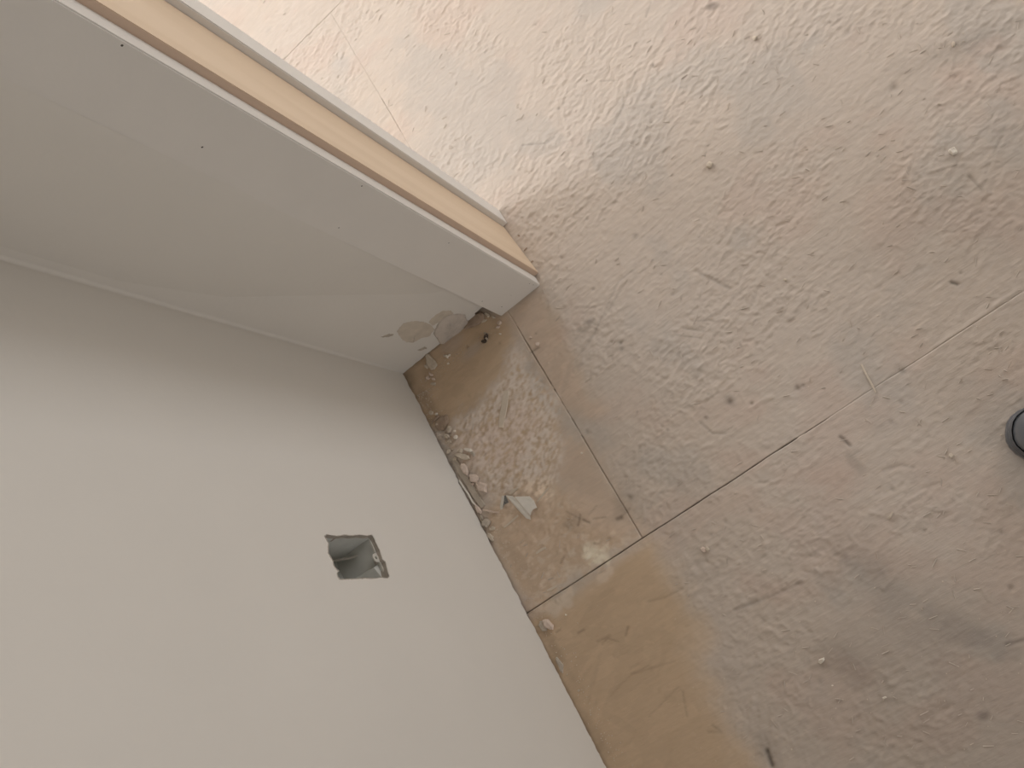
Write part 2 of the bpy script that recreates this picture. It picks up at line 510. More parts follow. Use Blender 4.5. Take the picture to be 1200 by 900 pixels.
def groove(pts, w, depth, dark=0.5):
    """scratch (depth>0) or ridge (depth<0) along floor points"""
    global HM, COL
    P = [fp(*p) for p in pts]
    x0, x1 = min(p.x for p in P) - .02, max(p.x for p in P) + .02
    y0, y1 = min(p.y for p in P) - .02, max(p.y for p in P) + .02
    i0, i1 = max(0, int((x0 - GX0) / GS)), min(NX, int((x1 - GX0) / GS))
    j0, j1 = max(0, int((y0 - GY0) / GS)), min(NY, int((y1 - GY0) / GS))
    X, Y = GX[i0:i1, j0:j1], GY[i0:i1, j0:j1]
    dist = np.full(X.shape, 9.0)
    for a, b in zip(P[:-1], P[1:]):
        ex, ey = b.x - a.x, b.y - a.y
        t = np.clip(((X - a.x) * ex + (Y - a.y) * ey) / (ex * ex + ey * ey + 1e-12), 0, 1)
        dist = np.minimum(dist, np.hypot(X - a.x - t * ex, Y - a.y - t * ey))
    s = np.exp(-(dist / w) ** 2)
    HM[i0:i1, j0:j1] -= s * depth
    COL[i0:i1, j0:j1] *= 1 - dark * s[..., None]


for pts, w, dp, dk in [
        ([(665, 600), (680, 608)], .0013, .0006, .25), ([(683, 609), (691, 612.5)], .0014, .0012, .5), ([(680, 603), (677, 616)], .0012, .0010, .4), ([(690, 603), (699, 593)], .0012, .0005, .25),
        ([(695, 608), (710, 606)], .0014, .0006, .3), ([(727, 606), (738, 596)], .0016, .0008, .25), ([(723, 608.5), (728, 607)], .0028, .002, .45),
        ([(657, 660), (661, 652)], .0014, .001, .35), ([(622, 413), (632, 407)], .0013, .0012, .5), ([(899, 880), (905, 897)], .003, .003, .6),
        ([(985, 512), (996, 522)], .0022, .0016, .5), ([(1115, 331), (1122, 333)], .0022, .002, .55), ([(1098, 405), (1130, 385), (1160, 362), (1195, 338)], .0025, -.0009, 0),
        ([(675, 420), (695, 395), (725, 330), (745, 315)], .0016, .0007, .15), ([(690, 400), (715, 360), (735, 330)], .0016, .0006, .12), ([(700, 445), (740, 395), (760, 375)], .0018, -.0006, 0),
        ([(800, 385), (825, 388)], .0012, .0007, .2), ([(793, 393), (822, 396)], .0012, .0007, .2), ([(810, 376), (835, 376)], .0012, .0006, .15), ([(815, 318), (855, 338)], .003, .0012, .15),
        ([(860, 715), (905, 698), (940, 682)], .002, .0014, .25), ([(1035, 690), (1050, 675)], .0018, -.0014, 0), ([(1180, 755), (1200, 750)], .002, .0014, .3),
        ([(1020, 600), (1045, 608), (1060, 590), (1085, 575)], .0025, -.0010, 0), ([(1035, 552), (1055, 545), (1070, 548)], .002, .0008, .15),
        ([(612, 170), (640, 168), (650, 160)], .0014, .0007, .25), ([(720, 145), (730, 125), (745, 85)], .0015, .0007, .25), ([(704, 95), (722, 94)], .0014, .0006, .2),
        ([(757, 20), (763, 3)], .0014, .0007, .25), ([(612, 65), (611, 40)], .0014, -.0005, 0), ([(1075, 182), (1085, 168)], .0018, -.0008, 0), ([(1082, 185), (1095, 172)], .0018, -.0008, 0),
        ([(1135, 205), (1150, 222)], .0018, .0009, .25), ([(1170, 160), (1178, 150), (1165, 180)], .0022, .001, .15), ([(880, 480), (890, 470), (905, 465)], .003, -.0010, 0),
        ([(820, 495), (835, 508), (850, 508)], .0018, .001, .2), ([(1150, 690), (1160, 705)], .0014, -.0010, 0),
        ([(610, 755), (700, 745)], .001, .0002, .05), ([(715, 815), (740, 790), (760, 780)], .0013, .0006, .12), ([(738, 783), (748, 778)], .0016, .0006, .15),
        ([(700, 752), (715, 745)], .0016, .0008, .25), ([(652, 741), (656, 738)], .0016, .001, .3), ([(677, 742), (684, 738)], .0016, .001, .3), ([(800, 810), (805, 840)], .0014, .0005, .2),
        ([(795, 805), (760, 840)], .0012, .0004, .15), ([(835, 850), (845, 858), (830, 858)], .002, .0006, .2), ([(760, 705), (780, 700), (800, 690)], .0016, .0007, .2),
        ([(705, 755), (712, 748), (725, 752)], .0012, .0006, .25), ([(733, 745), (736, 735)], .0016, .001, .3), ([(740, 790), (790, 775)], .0014, .0005, .15)]:
    groove(pts, w, dp, dk)
for (u, v, r, dp, dk) in [(727, 402, .003, .002, .5), (717, 401, .0022, .0015, .45), (728, 409, .0035, .0016, .5), (855, 471, .004, .0025, .55), (881, 473, .0022, .0018, .5), (827, 490, .0025, .0018, .5),
                          (776, 500, .002, .0015, .4), (782, 504, .002, .0015, .4), (935, 455, .004, .002, .45), (941, 452, .0022, .002, .5), (830, 462, .002, .0015, .4), (628, 391, .0017, .0015, .55),
                          (697, 637, .0018, .0018, .5), (738, 583, .004, .0018, .35), (688, 506, .0035, .0012, .3), (1185, 689, .003, .0018, .45), (1083, 622, .002, .0015, .4), (1174, 624, .003, .0016, .35),
                          (548, 407, .0025, .0012, .55), (766, 77, .0022, .0015, .4), (655, 127, .0026, .0015, .4), (628, 29, .0022, .0012, .35), (973, 26, .002, .0014, .35), (994, 37, .006, .0015, .2),
                          (1048, 103, .006, .002, .3), (1126, 320, .0018, .0015, .5), (1057, 435, .004, .0018, .4), (658, 302, .0022, .0016, .4), (688, 257, .0022, .0014, .4), (744, 277, .004, .0012, .35),
                          (695, 339, .0026, .0015, .35), (775, 322, .002, .0012, .35), (788, 345, .0026, .0012, .3), (1135, 207, .0022, .0014, .4), (961, 799, .004, .0012, .3), (833, 626, .0018, .0012, .4),
                          (950, 651, .0016, .001, .4), (1045, 573, .003, .0014, .35), (935, 587, .0016, .0012, .4), (879, 599, .0025, .001, .3), (850, 611, .0025, .001, .3), (765, 126, .002, .0012, .35),
                          (755, 130, .002, .0012, .3), (764, 144, .002, .0012, .3), (668, 157, .0022, .0012, .3), (585, 402, .002, .001, .3), (1056, 471, .003, .0012, .3), (1044, 495, .003, .0012, .3)]:
    c = fp(u, v)
    i, j = int((c.x - GX0) / GS), int((c.y - GY0) / GS)
    w = 14
    i0, i1, j0, j1 = max(0, i - w), min(NX, i + w), max(0, j - w), min(NY, j + w)
    if i1 <= i0 or j1 <= j0: continue
    s = np.exp(-(((GX[i0:i1, j0:j1] - c.x) ** 2 + (GY[i0:i1, j0:j1] - c.y) ** 2) / r ** 2))
    HM[i0:i1, j0:j1] -= s * dp
    COL[i0:i1, j0:j1] *= 1 - 0.75 * dk * s[..., None]


def sample(A, X, Y):
    fx = np.clip((X - GX0) / GS, 0, NX - 1.001); fy = np.clip((Y - GY0) / GS, 0, NY - 1.001)
    i = fx.astype(int); j = fy.astype(int); a = fx - i; b = fy - j
    if A.ndim == 3: a = a[..., None]; b = b[..., None]
    return (A[i, j] * (1 - a) + A[i + 1, j] * a) * (1 - b) + (A[i, j + 1] * (1 - a) + A[i + 1, j + 1] * a) * b


def hz(x, y):
    return float(sample(HM, np.array([x]), np.array([y]))[0])


# ------------------------------------------------------------------ the floor
floor = box_obj('floor', -4.3, -2.6, -0.16, 2.4, 3.0, -0.020, M_DARK, kind='structure')


def seam1(y):                                  # middle line and half gap of the long joint
    t = S1 + 0.0016 * (fbm(y * 14, y * 0 + 3, 61, 2) - 0.5)
    g = (0.0007 + 0.0007 * (fbm(y * 60, y * 0, 62, 2) - 0.3)) * (1 - sstep(-0.10, -0.02, y))
    g = np.where(y > -0.10, g * (fbm(y * 90, y * 0 + 9, 63, 1) > 0.42), g)
    return t, np.maximum(g, 0)


def seam2(x):
    t = S2 + 0.0010 * (fbm(x * 14, x * 0 + 5, 64, 2) - 0.5)
    g = (0.0006 + 0.0007 * (fbm(x * 60, x * 0, 65, 2) - 0.35))
    g = np.where((x < -0.40) & (x > -0.50), g * (fbm(x * 120, x * 0 + 1, 66, 1) > 0.5), g)
    g = np.where((x < -0.62) & ~((x < -1.09) & (x > -1.18)), 0, g * (1 - 0.5 * (x < -0.7)))
    return t, np.maximum(g, 0)


def floor_panel(x0, x1, y0, y1, step):
    """x0.. are functions of the other coordinate giving the edge"""
    nx = int((x1(np.array([0.0]))[0] - x0(np.array([0.0]))[0]) / step) + 1
    ny = int((y1(np.array([-0.3]))[0] - y0(np.array([-0.3]))[0]) / step) + 1
    u = np.linspace(0, 1, nx)[:, None]; v = np.linspace(0, 1, ny)[None, :]
    xa = x0(np.array([0.0]))[0]; xb = x1(np.array([0.0]))[0]
    Xa = xa + (xb - xa) * u + 0 * v
    Y = y0(Xa) + (y1(Xa) - y0(Xa)) * v
    X = x0(Y) + (x1(Y) - x0(Y)) * u
    Z = sample(HM, X, Y)
    out = (X < GX0) | (X > GX1) | (Y < GY0) | (Y > GY1)
    Z = np.where(out, 0, Z)
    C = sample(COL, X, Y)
    pad = lambda A: np.pad(A, 1, mode='edge')
    Xp, Yp, Zp = pad(X), pad(Y), pad(Z)
    ring = np.ones(Zp.shape, bool); ring[1:-1, 1:-1] = False
    Zp[ring] = -0.021
    Cp = np.pad(C, ((1, 1), (1, 1), (0, 0)), mode='edge')
    Cp[ring] *= 0.35
    n, m = Xp.shape
    co = np.stack([Xp, Yp, Zp], -1).reshape(-1, 3).astype(np.float32)
    idx = np.arange(n * m).reshape(n, m)
    q = np.stack([idx[:-1, :-1], idx[1:, :-1], idx[1:, 1:], idx[:-1, 1:]], -1).reshape(-1, 4)
    me = bpy.data.meshes.new('floor_panel')
    me.vertices.add(len(co)); me.vertices.foreach_set('co', co.ravel())
    me.loops.add(q.size); me.loops.foreach_set('vertex_index', q.ravel().astype(np.int32))
    me.polygons.add(len(q))
    me.polygons.foreach_set('loop_start', np.arange(0, q.size, 4, dtype=np.int32))
    me.polygons.foreach_set('loop_total', np.full(len(q), 4, dtype=np.int32))
    me.polygons.foreach_set('use_smooth', np.ones(len(q), bool))
    me.update(calc_edges=True)
    at = me.color_attributes.new('wear', 'FLOAT_COLOR', 'POINT')
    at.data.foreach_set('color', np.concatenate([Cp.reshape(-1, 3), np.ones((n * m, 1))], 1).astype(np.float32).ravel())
    return link('floor_panel', me, M_FLOOR, floor)


K = lambda c: (lambda t: np.full(np.shape(t), float(c)))
s1l = lambda y: (lambda r: r[0] - r[1])(seam1(y)); s1r = lambda y: (lambda r: r[0] + r[1])(seam1(y))
s2l = lambda x: (lambda r: r[0] - r[1])(seam2(x)); s2r = lambda x: (lambda r: r[0] + r[1])(seam2(x))
s3r = K(S3 + .0003); s3l = K(S3 - .0003)
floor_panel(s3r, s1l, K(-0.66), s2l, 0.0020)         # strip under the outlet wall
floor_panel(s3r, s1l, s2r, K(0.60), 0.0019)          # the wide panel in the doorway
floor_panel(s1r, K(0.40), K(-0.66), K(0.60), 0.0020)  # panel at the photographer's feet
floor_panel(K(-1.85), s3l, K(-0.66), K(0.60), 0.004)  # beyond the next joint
for (a, b, c, d) in [(-4.3, -1.851, -2.6, 3.0), (-1.849, S3 - .001, 0.601, 3.0), (S3 + .001, S1 - .001, 0.601, 3.0), (S1 + .001, 0.40, 0.601, 3.0), (0.401, 2.4, -2.6, 3.0), (-1.849, XB - 0.1, -2.6, -0.661)]:
    o = box_obj('floor_panel', a, c, -0.021, b, d, 0.0, M_FLOOR, floor)
    at = o.data.color_attributes.new('wear', 'FLOAT_COLOR', 'POINT')
    at.data.foreach_set('color', np.tile(np.array([*srgb(190, 178, 166), 1]), len(o.data.vertices)).astype(np.float32))

# loose splinters of the strands, too many to count
verts, faces, ctr = [], [], 0
while ctr < 520:
    u, v = random.uniform(300, 1200), random.uniform(0, 900)
    p = fp(u, v)
    if p.y < YA + 0.01 or (XFB - .01 < p.x < XC + .01 and p.y < -0.28) or p.x < -1.7: continue
    i, j = int((p.x - GX0) / GS), int((p.y - GY0) / GS)
    if not (2 < i < NX - 2 and 2 < j < NY - 2) or smooth_area[i, j] > 0.5: continue
    ctr += 1
    L, W = random.uniform(0.004, 0.012), random.uniform(0.0004, 0.0009)
    th = math.pi / 2 + random.gauss(0, 0.7)
    d = Vector((math.cos(th), math.sin(th), 0)); n = Vector((-d.y, d.x, 0))
    a = p - d * L / 2; b = p + d * L / 2
    za, zb = hz(a.x, a.y) + .0001, hz(b.x, b.y) + random.choice([.0002, .0008, .0014])
    k = len(verts)
    for q, z, s in ((a, za, 1.0), (b, zb, 0.6)):
        verts += [(q.x - n.x * W * s, q.y - n.y * W * s, z), (q.x + n.x * W * s, q.y + n.y * W * s, z), (q.x, q.y, z + W * 1.1)]
    faces += [(k, k + 3, k + 5, k + 2), (k + 1, k + 2, k + 5, k + 4), (k, k + 1, k + 4, k + 3), (k, k + 2, k + 1), (k + 3, k + 4, k + 5)]
me = bpy.data.meshes.new('splinters'); me.from_pydata(verts, [], faces)
tag(link('splinters', me, M_DUSTY, floor), kind='stuff')

# ------------------------------------------------------------------ wall with the outlet hole
def ragged(p, q, n, amp, axis_out, seed, lo=0.0):
    pts = []
    for i in range(n):
        t = i / n
        a = p.lerp(q, t)
        r = vnoise(np.array([t * n * 0.31]), np.array([seed * 1.7]), seed)[0]
        r2 = vnoise(np.array([t * n * 0.9]), np.array([seed * 2.3]), seed + 2)[0]
        pts.append(a + axis_out * (lo + amp * (0.6 * r + 0.4 * r2)))
    return pts


UP = Vector((0, 0, 1))
hole_px = [(380.5, 629), (383, 626.5), (388, 627.5), (396, 628.5), (404, 627.3), (413, 628), (421, 627), (430, 628), (435, 626.8), (437, 629), (440.5, 637), (444.5, 645),
           (447.5, 655), (451.5, 659), (453.5, 668), (455.8, 675), (454, 677.5), (447, 676.5), (438, 677.6), (428, 677.2), (414, 678.3), (405, 678.6), (398, 679),
           (396, 676), (395, 671.5), (397.5, 669), (394, 667), (391, 662.5), (390.3, 657.5), (388, 654), (384.8, 648), (384.6, 641), (385.3, 637), (383, 633.5)]
hole = [wall_a(*p) for p in hole_px]
bottom = ragged(Vector((XB - 0.005, YA, 0.0)), Vector((0.30, YA, 0.0)), 240, 0.0065, UP, 5, 0.0004)
for i, p in enumerate(bottom):                      # a bite out of the lower edge beside the grey strip
    if -0.50 < p.x < -0.40: p.z += 0.004 * (1 - abs((p.x + .45) / .05)) * (0.5 + 0.5 * math.sin(i * 1.9))
outer = bottom + [Vector((0.30, YA, 0.004)), Vector((2.4, YA, 0.004)), Vector((2.4, YA, 2.45)), Vector((XB - 0.005, YA, 2.45))]
wall_left = slab('wall_left', outer, [hole], Vector((0, 1, 0)), 0.0127, [M_WALL, M_PAPER])
tag(wall_left, kind='structure')
box_obj('bottom_plate', XB, YA - 0.11, 0.0005, 2.4, YA - 0.0135, 0.036, M_PLATE, wall_left)
box_obj('back_sheet', XB, YA - 0.125, 0.0005, 2.4, YA - 0.1125, 2.45, M_PAPER, wall_left)

# ragged paper fringe round the hole
bm = bmesh.new()
hc = sum(hole, Vector()) / len(hole)
N = len(hole)
for i in range(N):
    a, b = hole[i], hole[(i + 1) % N]
    for s in range(3):
        p, q = a.lerp(b, s / 3), a.lerp(b, (s + 1) / 3)
        o1 = (p - hc).normalized() * random.uniform(0.0006, 0.0016); o2 = (q - hc).normalized() * random.uniform(0.0006, 0.0016)
        off = Vector((0, random.uniform(0.0003, 0.0009), 0))
        vs = [bm.verts.new(x) for x in (p - o1 * .2, q - o2 * .2, q + o2 + Vector((0, .00005, 0)), p + o1 + Vector((0, .00005, 0)))]
        vs[0].co += off; vs[1].co += off
        bm.faces.new(vs)
r = bmesh.ops.remove_doubles(bm, verts=bm.verts[:], dist=0.0003)
from_bm('paper_fringe', bm, M_PAPER, wall_left)

# soft fillet of compound down the inside corner
bm = bmesh.new()
R = 0.005
rings = []
for z in [0.012, 0.05, 0.2, 0.6, 1.2, 2.45]:
    rr = R * (0.35 + 0.65 * min(1, z / 0.2)); ring = []
    for k in range(9):
        a = k / 8 * math.pi / 2
        ring.append(bm.verts.new((XB + rr - rr * math.sin(a) + 0.0002, YA + rr - rr * math.cos(a) + 0.0002, z)))
    rings.append(ring)
for a, b in zip(rings[:-1], rings[1:]):
    for k in range(8): bm.faces.new((a[k], a[k + 1], b[k + 1], b[k]))
from_bm('corner_compound', bm, M_WALL, wall_left, smooth=True)

# ------------------------------------------------------------------ wall with the door lining
YE = -0.240 * H                                         # rough end of this wall, behind the casing
bot = ragged(Vector((XB, YE, 0)), Vector((XB, YA - 0.001, 0)), 70, 0.004, UP, 9, 0.0006)
for p in bot:
    if p.y > -0.42: p.z += 0.008
outer = bot + [Vector((XB, YA - 0.001, 0.002)), Vector((XB, YA - 0.001, 2.45)), Vector((XB, YE, 2.45))]
wall_back = slab('wall_back', outer, [], Vector((1, 0, 0)), 0.0127, [M_WALL, M_PAPER])
tag(wall_back, kind='structure')
box_obj('bottom_plate', XF + 0.013, -2.5, 0.0005, XB - 0.0135, YE - 0.02, 0.036, M_PLATE, wall_back)
box_obj('back_sheet', XF, -2.5, 0.0005, XF + 0.0125, YE - 0.005, 2.45, M_WALL, wall_back)
box_obj('end_stud', XF + 0.0128, YE - 0.06, 0.037, XB - 0.0132, YE - 0.018, 2.40, M_PLATE, wall_back)
box_obj('header', XF, YE - 0.01, 2.09, XB - 0.0005, 1.30, 2.45, M_WALL, wall_back)
box_obj('far_side', XF, 1.30, 0.0005, XB - 0.0005, 3.0, 2.45, M_WALL, wall_back)


def patch(name, px, thick, m, seed, parent, dome=0.0):
    """lump of material on the wall: ragged outline, rounded edge"""
    rnd = random.Random(seed)
    P = [wall_b(*p, XB) for p in px]
    pts = []
    for i in range(len(P)):
        for s in range(6):
            q = P[i].lerp(P[(i + 1) % len(P)], s / 6)
            pts.append(q + Vector((0, rnd.uniform(-1, 1), rnd.uniform(-1, 1))) * (0.0009 if s % 3 else 0.0016))
    c = sum(pts, Vector()) / len(pts)
    bm = bmesh.new()
    prev = None
    for (k, d) in ((1.0, -0.0004), (0.985, thick * 0.6), (0.93, thick * 0.95), (0.6, thick + dome * 0.6), (0.25, thick + dome)):
        ring = [bm.verts.new(c.lerp(p, k) + Vector((d * (1 + (rnd.uniform(-.2, .2) if k < .99 else 0)), 0, 0))) for p in pts]
        if prev:
            for i in range(len(pts)):
                j = (i + 1) % len(pts)
                bm.faces.new((prev[i], prev[j], ring[j], ring[i]))
        prev = ring
    bm.faces.new(prev)
    return from_bm(name, bm, m, parent, smooth=True)


tag(patch('torn_paper', [(465, 388), (472, 379), (484, 376), (496, 377), (504, 380), (509, 386), (504, 394), (492, 397), (484, 402), (476, 401), (470, 397)], 0.0003, M_TORN, 3, wall_back), 'torn beige paper patch with fuzzy edges low on the wall')
tag(patch('torn_paper', [(502, 377), (509, 370), (519, 364), (528, 364), (532, 367), (523, 371), (513, 378), (507, 382)], 0.0003, M_TORN, 4, wall_back), 'small torn paper scuff above the plaster lump')
tag(patch('plaster_lump', [(508, 391), (511, 382), (518, 373), (527, 369), (537, 367), (545, 369), (548, 376), (545, 386), (537, 392), (527, 397), (519, 404), (515, 402), (512, 396)], 0.0035, M_MUD, 5, wall_back, 0.003), 'bulging grey patch of joint compound at the wall foot')
tag(patch('compound_smear', [(446, 395), (456, 391), (462, 392), (455, 395)], 0.0006, M_GREYP, 6, wall_back), 'thin grey knife smear left of the torn paper')
tag(patch('compound_smear', [(489, 410), (498, 406), (500, 408), (492, 411)], 0.0006, M_GREYP, 7, wall_back), 'thin grey smear near the wall foot')

# ------------------------------------------------------------------ door lining: jamb and two casings
def prism(name, poly, z0, z1, m, parent, bevel=0.0):
    bm = bmesh.new()
    a = [bm.verts.new((x, y, z0)) for x, y in poly]; b = [bm.verts.new((x, y, z1)) for x, y in poly]
    n = len(poly)
    bm.faces.new(a); bm.faces.new(b)
    for i in range(n): bm.faces.new((a[i], a[(i + 1) % n], b[(i + 1) % n], b[i]))
    bmesh.ops.recalc_face_normals(bm, faces=bm.faces[:])
    if bevel: bmesh.ops.bevel(bm, geom=bm.edges[:], offset=bevel, segments=2, affect='EDGES')
    return from_bm(name, bm, m, parent)


door_1 = bpy.data.objects.new('door_1', None); col.objects.link(door_1)
door_1.location = (XB, YE, 0); tag(door_1, kind='structure')
OFF = Matrix.Translation((-XB, -YE, 0))


def door_part(o):
    o.data.transform(OFF); o.parent = door_1
    return o


yj0, yj1 = -0.2298 * H, -0.2374 * H
jamb = door_part(prism('jamb', [(XJ, yj0), (XF, yj1), (XF, yj1 - 0.018), (XJ, yj0 - 0.018)], 0.0012, 2.07, [M_PINE, M_JAMBEDGE_SHADE], None, 0.0008))
for f in jamb.data.polygons:
    if abs(f.normal.x) > 0.9: f.material_index = 1
casing = door_part(prism('casing', [(XC, -0.3053 * H), (XC, -0.2368 * H), (XJ + 0.0003, -0.2368 * H), (XB + 0.0003, -0.2400 * H), (XB + 0.0003, -0.3053 * H)], 0.0008, 2.10, [M_PRIMED], None, 0.0014))
far_casing = door_part(prism('casing', [(XF - 0.0003, -0.2304 * H), (XFB, -0.2304 * H), (XFB, -0.300 * H), (XF - 0.0003, -0.300 * H)], 0.0008, 2.10, [M_PRIMED], None, 0.0012))
tag(casing, 'wide white board on the near side with small nail holes')
tag(far_casing, 'white board on the far side standing proud of the jamb')
door_part(box_obj('head_jamb', XF, yj0 - 0.02, 2.0705, XJ, 1.30, 2.0885, M_PINE))


bm = bmesh.new()
prev = None
yc = -0.3053 * H
for z, w, t in [(0.135, 0.030, 0.03), (0.20, 0.060, 0.30), (0.32, 0.110, 0.75), (0.46, 0.170, 0.96), (0.6, 0.195, 1.0), (1.2, 0.200, 1.0), (2.1, 0.200, 1.0)]:
    dx = (XC - XB) * t
    ring = [bm.verts.new((XB - 0.0003 + (dx + 0.0005) * q, y, z)) for y, q in ((yc - w, 0), (yc - w * .75, .25), (yc - w * .5, .5), (yc - w * .25, .76), (yc - w * .05, .985), (yc + 0.003 * min(1, t * 1.5 if t > .9 else 0), 1))]
    if prev:
        for k in range(5): bm.faces.new((prev[k], prev[k + 1], ring[k + 1], ring[k]))
    prev = ring
from_bm('compound_ramp', bm, M_WALL, wall_back, smooth=True)


def nail_hole(o, parent, p, nrm, r):
    bm = bmesh.new()
    bmesh.ops.create_cone(bm, segments=9, radius1=r, radius2=r * 0.5, depth=0.0006, cap_ends=True)
    q = nrm.to_track_quat('Z', 'Y').to_matrix().to_4x4()
    for v in bm.verts:
        v.co *= 1 + random.uniform(-.12, .12)
    bmesh.ops.transform(bm, matrix=Matrix.Translation(p) @ q, verts=bm.verts[:])
    h = from_bm('nail_hole', bm, M_SCREW)
    if parent is casing: h.data.transform(OFF)
    h.parent = parent
    return h


for (u, v, r) in [(565, 353, .0011), (588, 359.5, .0013), (620.5, 332.3, .0009), (625, 333.7, .0009), (526, 284.7, .001), (424, 218, .0013), (237, 172.5, .0015), (143, 53.3, .0016), (397, 267, .0011), (599, 346, .0006)]:
    p = wall_b(u, v, XC)
    on_casing = p.y > -0.3053 * H
    if not on_casing:
        p = wall_b(u, v, XB)
        if p.z > .3 and p.y > yc - 0.20: p = wall_b(u, v, XB + (XC - XB) * max(0, 1 - (yc - p.y) / 0.20) + 0.0004)
    nail_hole('nail_hole', casing if on_casing else wall_back, p, Vector((1, 0, 0)), r)

# ------------------------------------------------------------------ steel outlet box behind the hole
outlet_box = bpy.data.objects.new('outlet_box', None); col.objects.link(outlet_box)
hx0, hx1 = min(p.x for p in hole), max(p.x for p in hole)
hz0, hz1 = min(p.z for p in hole), max(p.z for p in hole)
outlet_box.location = ((hx0 + hx1) / 2, YA - 0.04, hz0)
tag(outlet_box, 'bare galvanised outlet box recessed in the ragged wall hole', 'outlet box')
bm = bmesh.new()
T = 0.0015; yb = YA - 0.066; yf = YA - 0.0062
bx0, bx1, bz0, bz1 = hx0 + 0.0022, hx1 - 0.0005, hz0 + 0.0026, hz1 + 0.004
add_box(bm, bx0 - T, yb, bz0, bx0, yf, bz1)
add_box(bm, bx1, yb, bz0, bx1 + T, yf, bz1)
add_box(bm, bx0, yb, bz0 - T, bx1, yf, bz0)
add_box(bm, bx0, yb, bz1, bx1, yf, bz1 + T)
add_box(bm, bx0, yb - T, bz0, bx1, yb, bz1)


def into_box(o):
    o.data.transform(Matrix.Translation(-outlet_box.location)); o.parent = outlet_box
    return o


into_box(from_bm('box_shell', bm, M_STEEL))
bm = bmesh.new()                                        # folded ramp on the floor of the box
xm = (bx0 + bx1) / 2 + 0.006
vs = [bm.verts.new(p) for p in [(xm, yf - 0.004, bz0 + 0.0004), (bx1 - .001, yf - 0.004, bz0 + 0.0004), (bx1 - .001, yb + .002, bz0 + 0.0004), (xm - 0.004, yb + .002, bz0 + .0004),
                                (xm + 0.003, yf - 0.006, bz0 + 0.008), (xm + 0.003, yb + .004, bz0 + 0.020)]]
for f in [(0, 1, 4), (1, 2, 5, 4), (2, 3, 5), (0, 4, 5, 3), (0, 3, 2, 1)]: bm.faces.new([vs[i] for i in f])
into_box(from_bm('cable_clamp', bm, M_STEEL))
bm = bmesh.new()                                        # screw ear at the front, with its threaded hole
pc = wall_a(440.8, 653.5, YA - 0.0042)
seg = 14
o_, i_ = [], []
for k in range(seg):
    a = 2 * math.pi * k / seg
    rx = 0.0062 if math.sin(a) > -0.3 else 0.0075
    o_.append((pc.x + rx * math.cos(a), pc.z + 0.0062 * math.sin(a)))
    i_.append((pc.x + 0.0022 * math.cos(a), pc.z + 0.0022 * math.sin(a)))
ys = (pc.y, pc.y - 0.0014)
V = [[bm.verts.new((x, y, z)) for x, z in l] for y in ys for l in (o_, i_)]
for k in range(seg):
    j = (k + 1) % seg
    bm.faces.new((V[0][k], V[0][j], V[1][j], V[1][k])); bm.faces.new((V[2][k], V[3][k], V[3][j], V[2][j]))
    bm.faces.new((V[0][k], V[2][k], V[2][j], V[0][j])); bm.faces.new((V[1][k], V[1][j], V[3][j], V[3][k]))
tag(into_box(from_bm('screw_ear', bm, M_TAB)), 'bright steel ear with a screw hole')
into_box(box_obj('front_lip', bx0 + 0.004, yf - 0.001, bz0 - 0.0008, bx1 - 0.001, yf + 0.0012, bz0 + 0.0008, M_TAB))


def tube(bm, pts, r, seg=8, taper=1.0):
    prev = None
    for i, p in enumerate(pts):
        t = (pts[min(i + 1, len(pts) - 1)] - pts[max(i - 1, 0)]).normalized()
        n = t.orthogonal().normalized() if i == 0 else (n - t * n.dot(t)).normalized()
        b = t.cross(n)
        rr = r * (1 + (taper - 1) * i / (len(pts) - 1))
        ring = [bm.verts.new(p + (n * math.cos(2 * math.pi * k / seg) + b * math.sin(2 * math.pi * k / seg)) * rr) for k in range(seg)]
        if prev:
            for k in range(seg): bm.faces.new((prev[k], prev[(k + 1) % seg], ring[(k + 1) % seg], ring[k]))
        else: bm.faces.new(ring[::-1])
        prev = ring
    bm.faces.new(prev)


bm = bmesh.new()
A = wall_a(434.5, 646.5, YA - 0.020); B = wall_a(412, 653.5, YA - 0.040); Cc = wall_a(386, 658, YA - 0.058)
tube(bm, [A, A.lerp(B, .4) + Vector((0, 0, .001)), A.lerp(B, .75) + Vector((0, 0, .001)), B, B.lerp(Cc, .5), Cc], 0.0018, 10)
tag(into_box(from_bm('cable', bm, M_CABLE, smooth=True)), 'pale grey cable running up inside the box')

# ------------------------------------------------------------------ rest of the shell (outside the frame)
def struct(name, *a):
    return box_obj(name, *a, kind='structure')


struct('ceiling', -4.3, -2.6, 2.455, 2.4, 3.0, 2.6, M_WALL)


def wall_with_window(name, wname, axis, c, t, a0, a1, w0, w1, z0, z1):
    bm = bmesh.new()
    def bx(p0, p1, q0, q1, b=bm):
        if axis == 'x': add_box(b, c, p0, q0, c + t, p1, q1)
        else: add_box(b, p0, c, q0, p1, c + t, q1)
    bx(a0, w0, 0, 2.45); bx(w1, a1, 0, 2.45); bx(w0, w1, 0, z0); bx(w0, w1, z1, 2.45)
    o = from_bm(name, bm, M_WALL); tag(o, kind='structure')
    bm = bmesh.new()
    f = 0.05
    for p in [(w0, w0 + f, z0, z1), (w1 - f, w1, z0, z1), (w0 + f, w1 - f, z0, z0 + f), (w0 + f, w1 - f, z1 - f, z1), ((w0 + w1) / 2 - .02, (w0 + w1) / 2 + .02, z0 + f, z1 - f)]:
        bx(*p, b=bm)
    o = from_bm(wname, bm, M_SILL); tag(o, kind='structure')


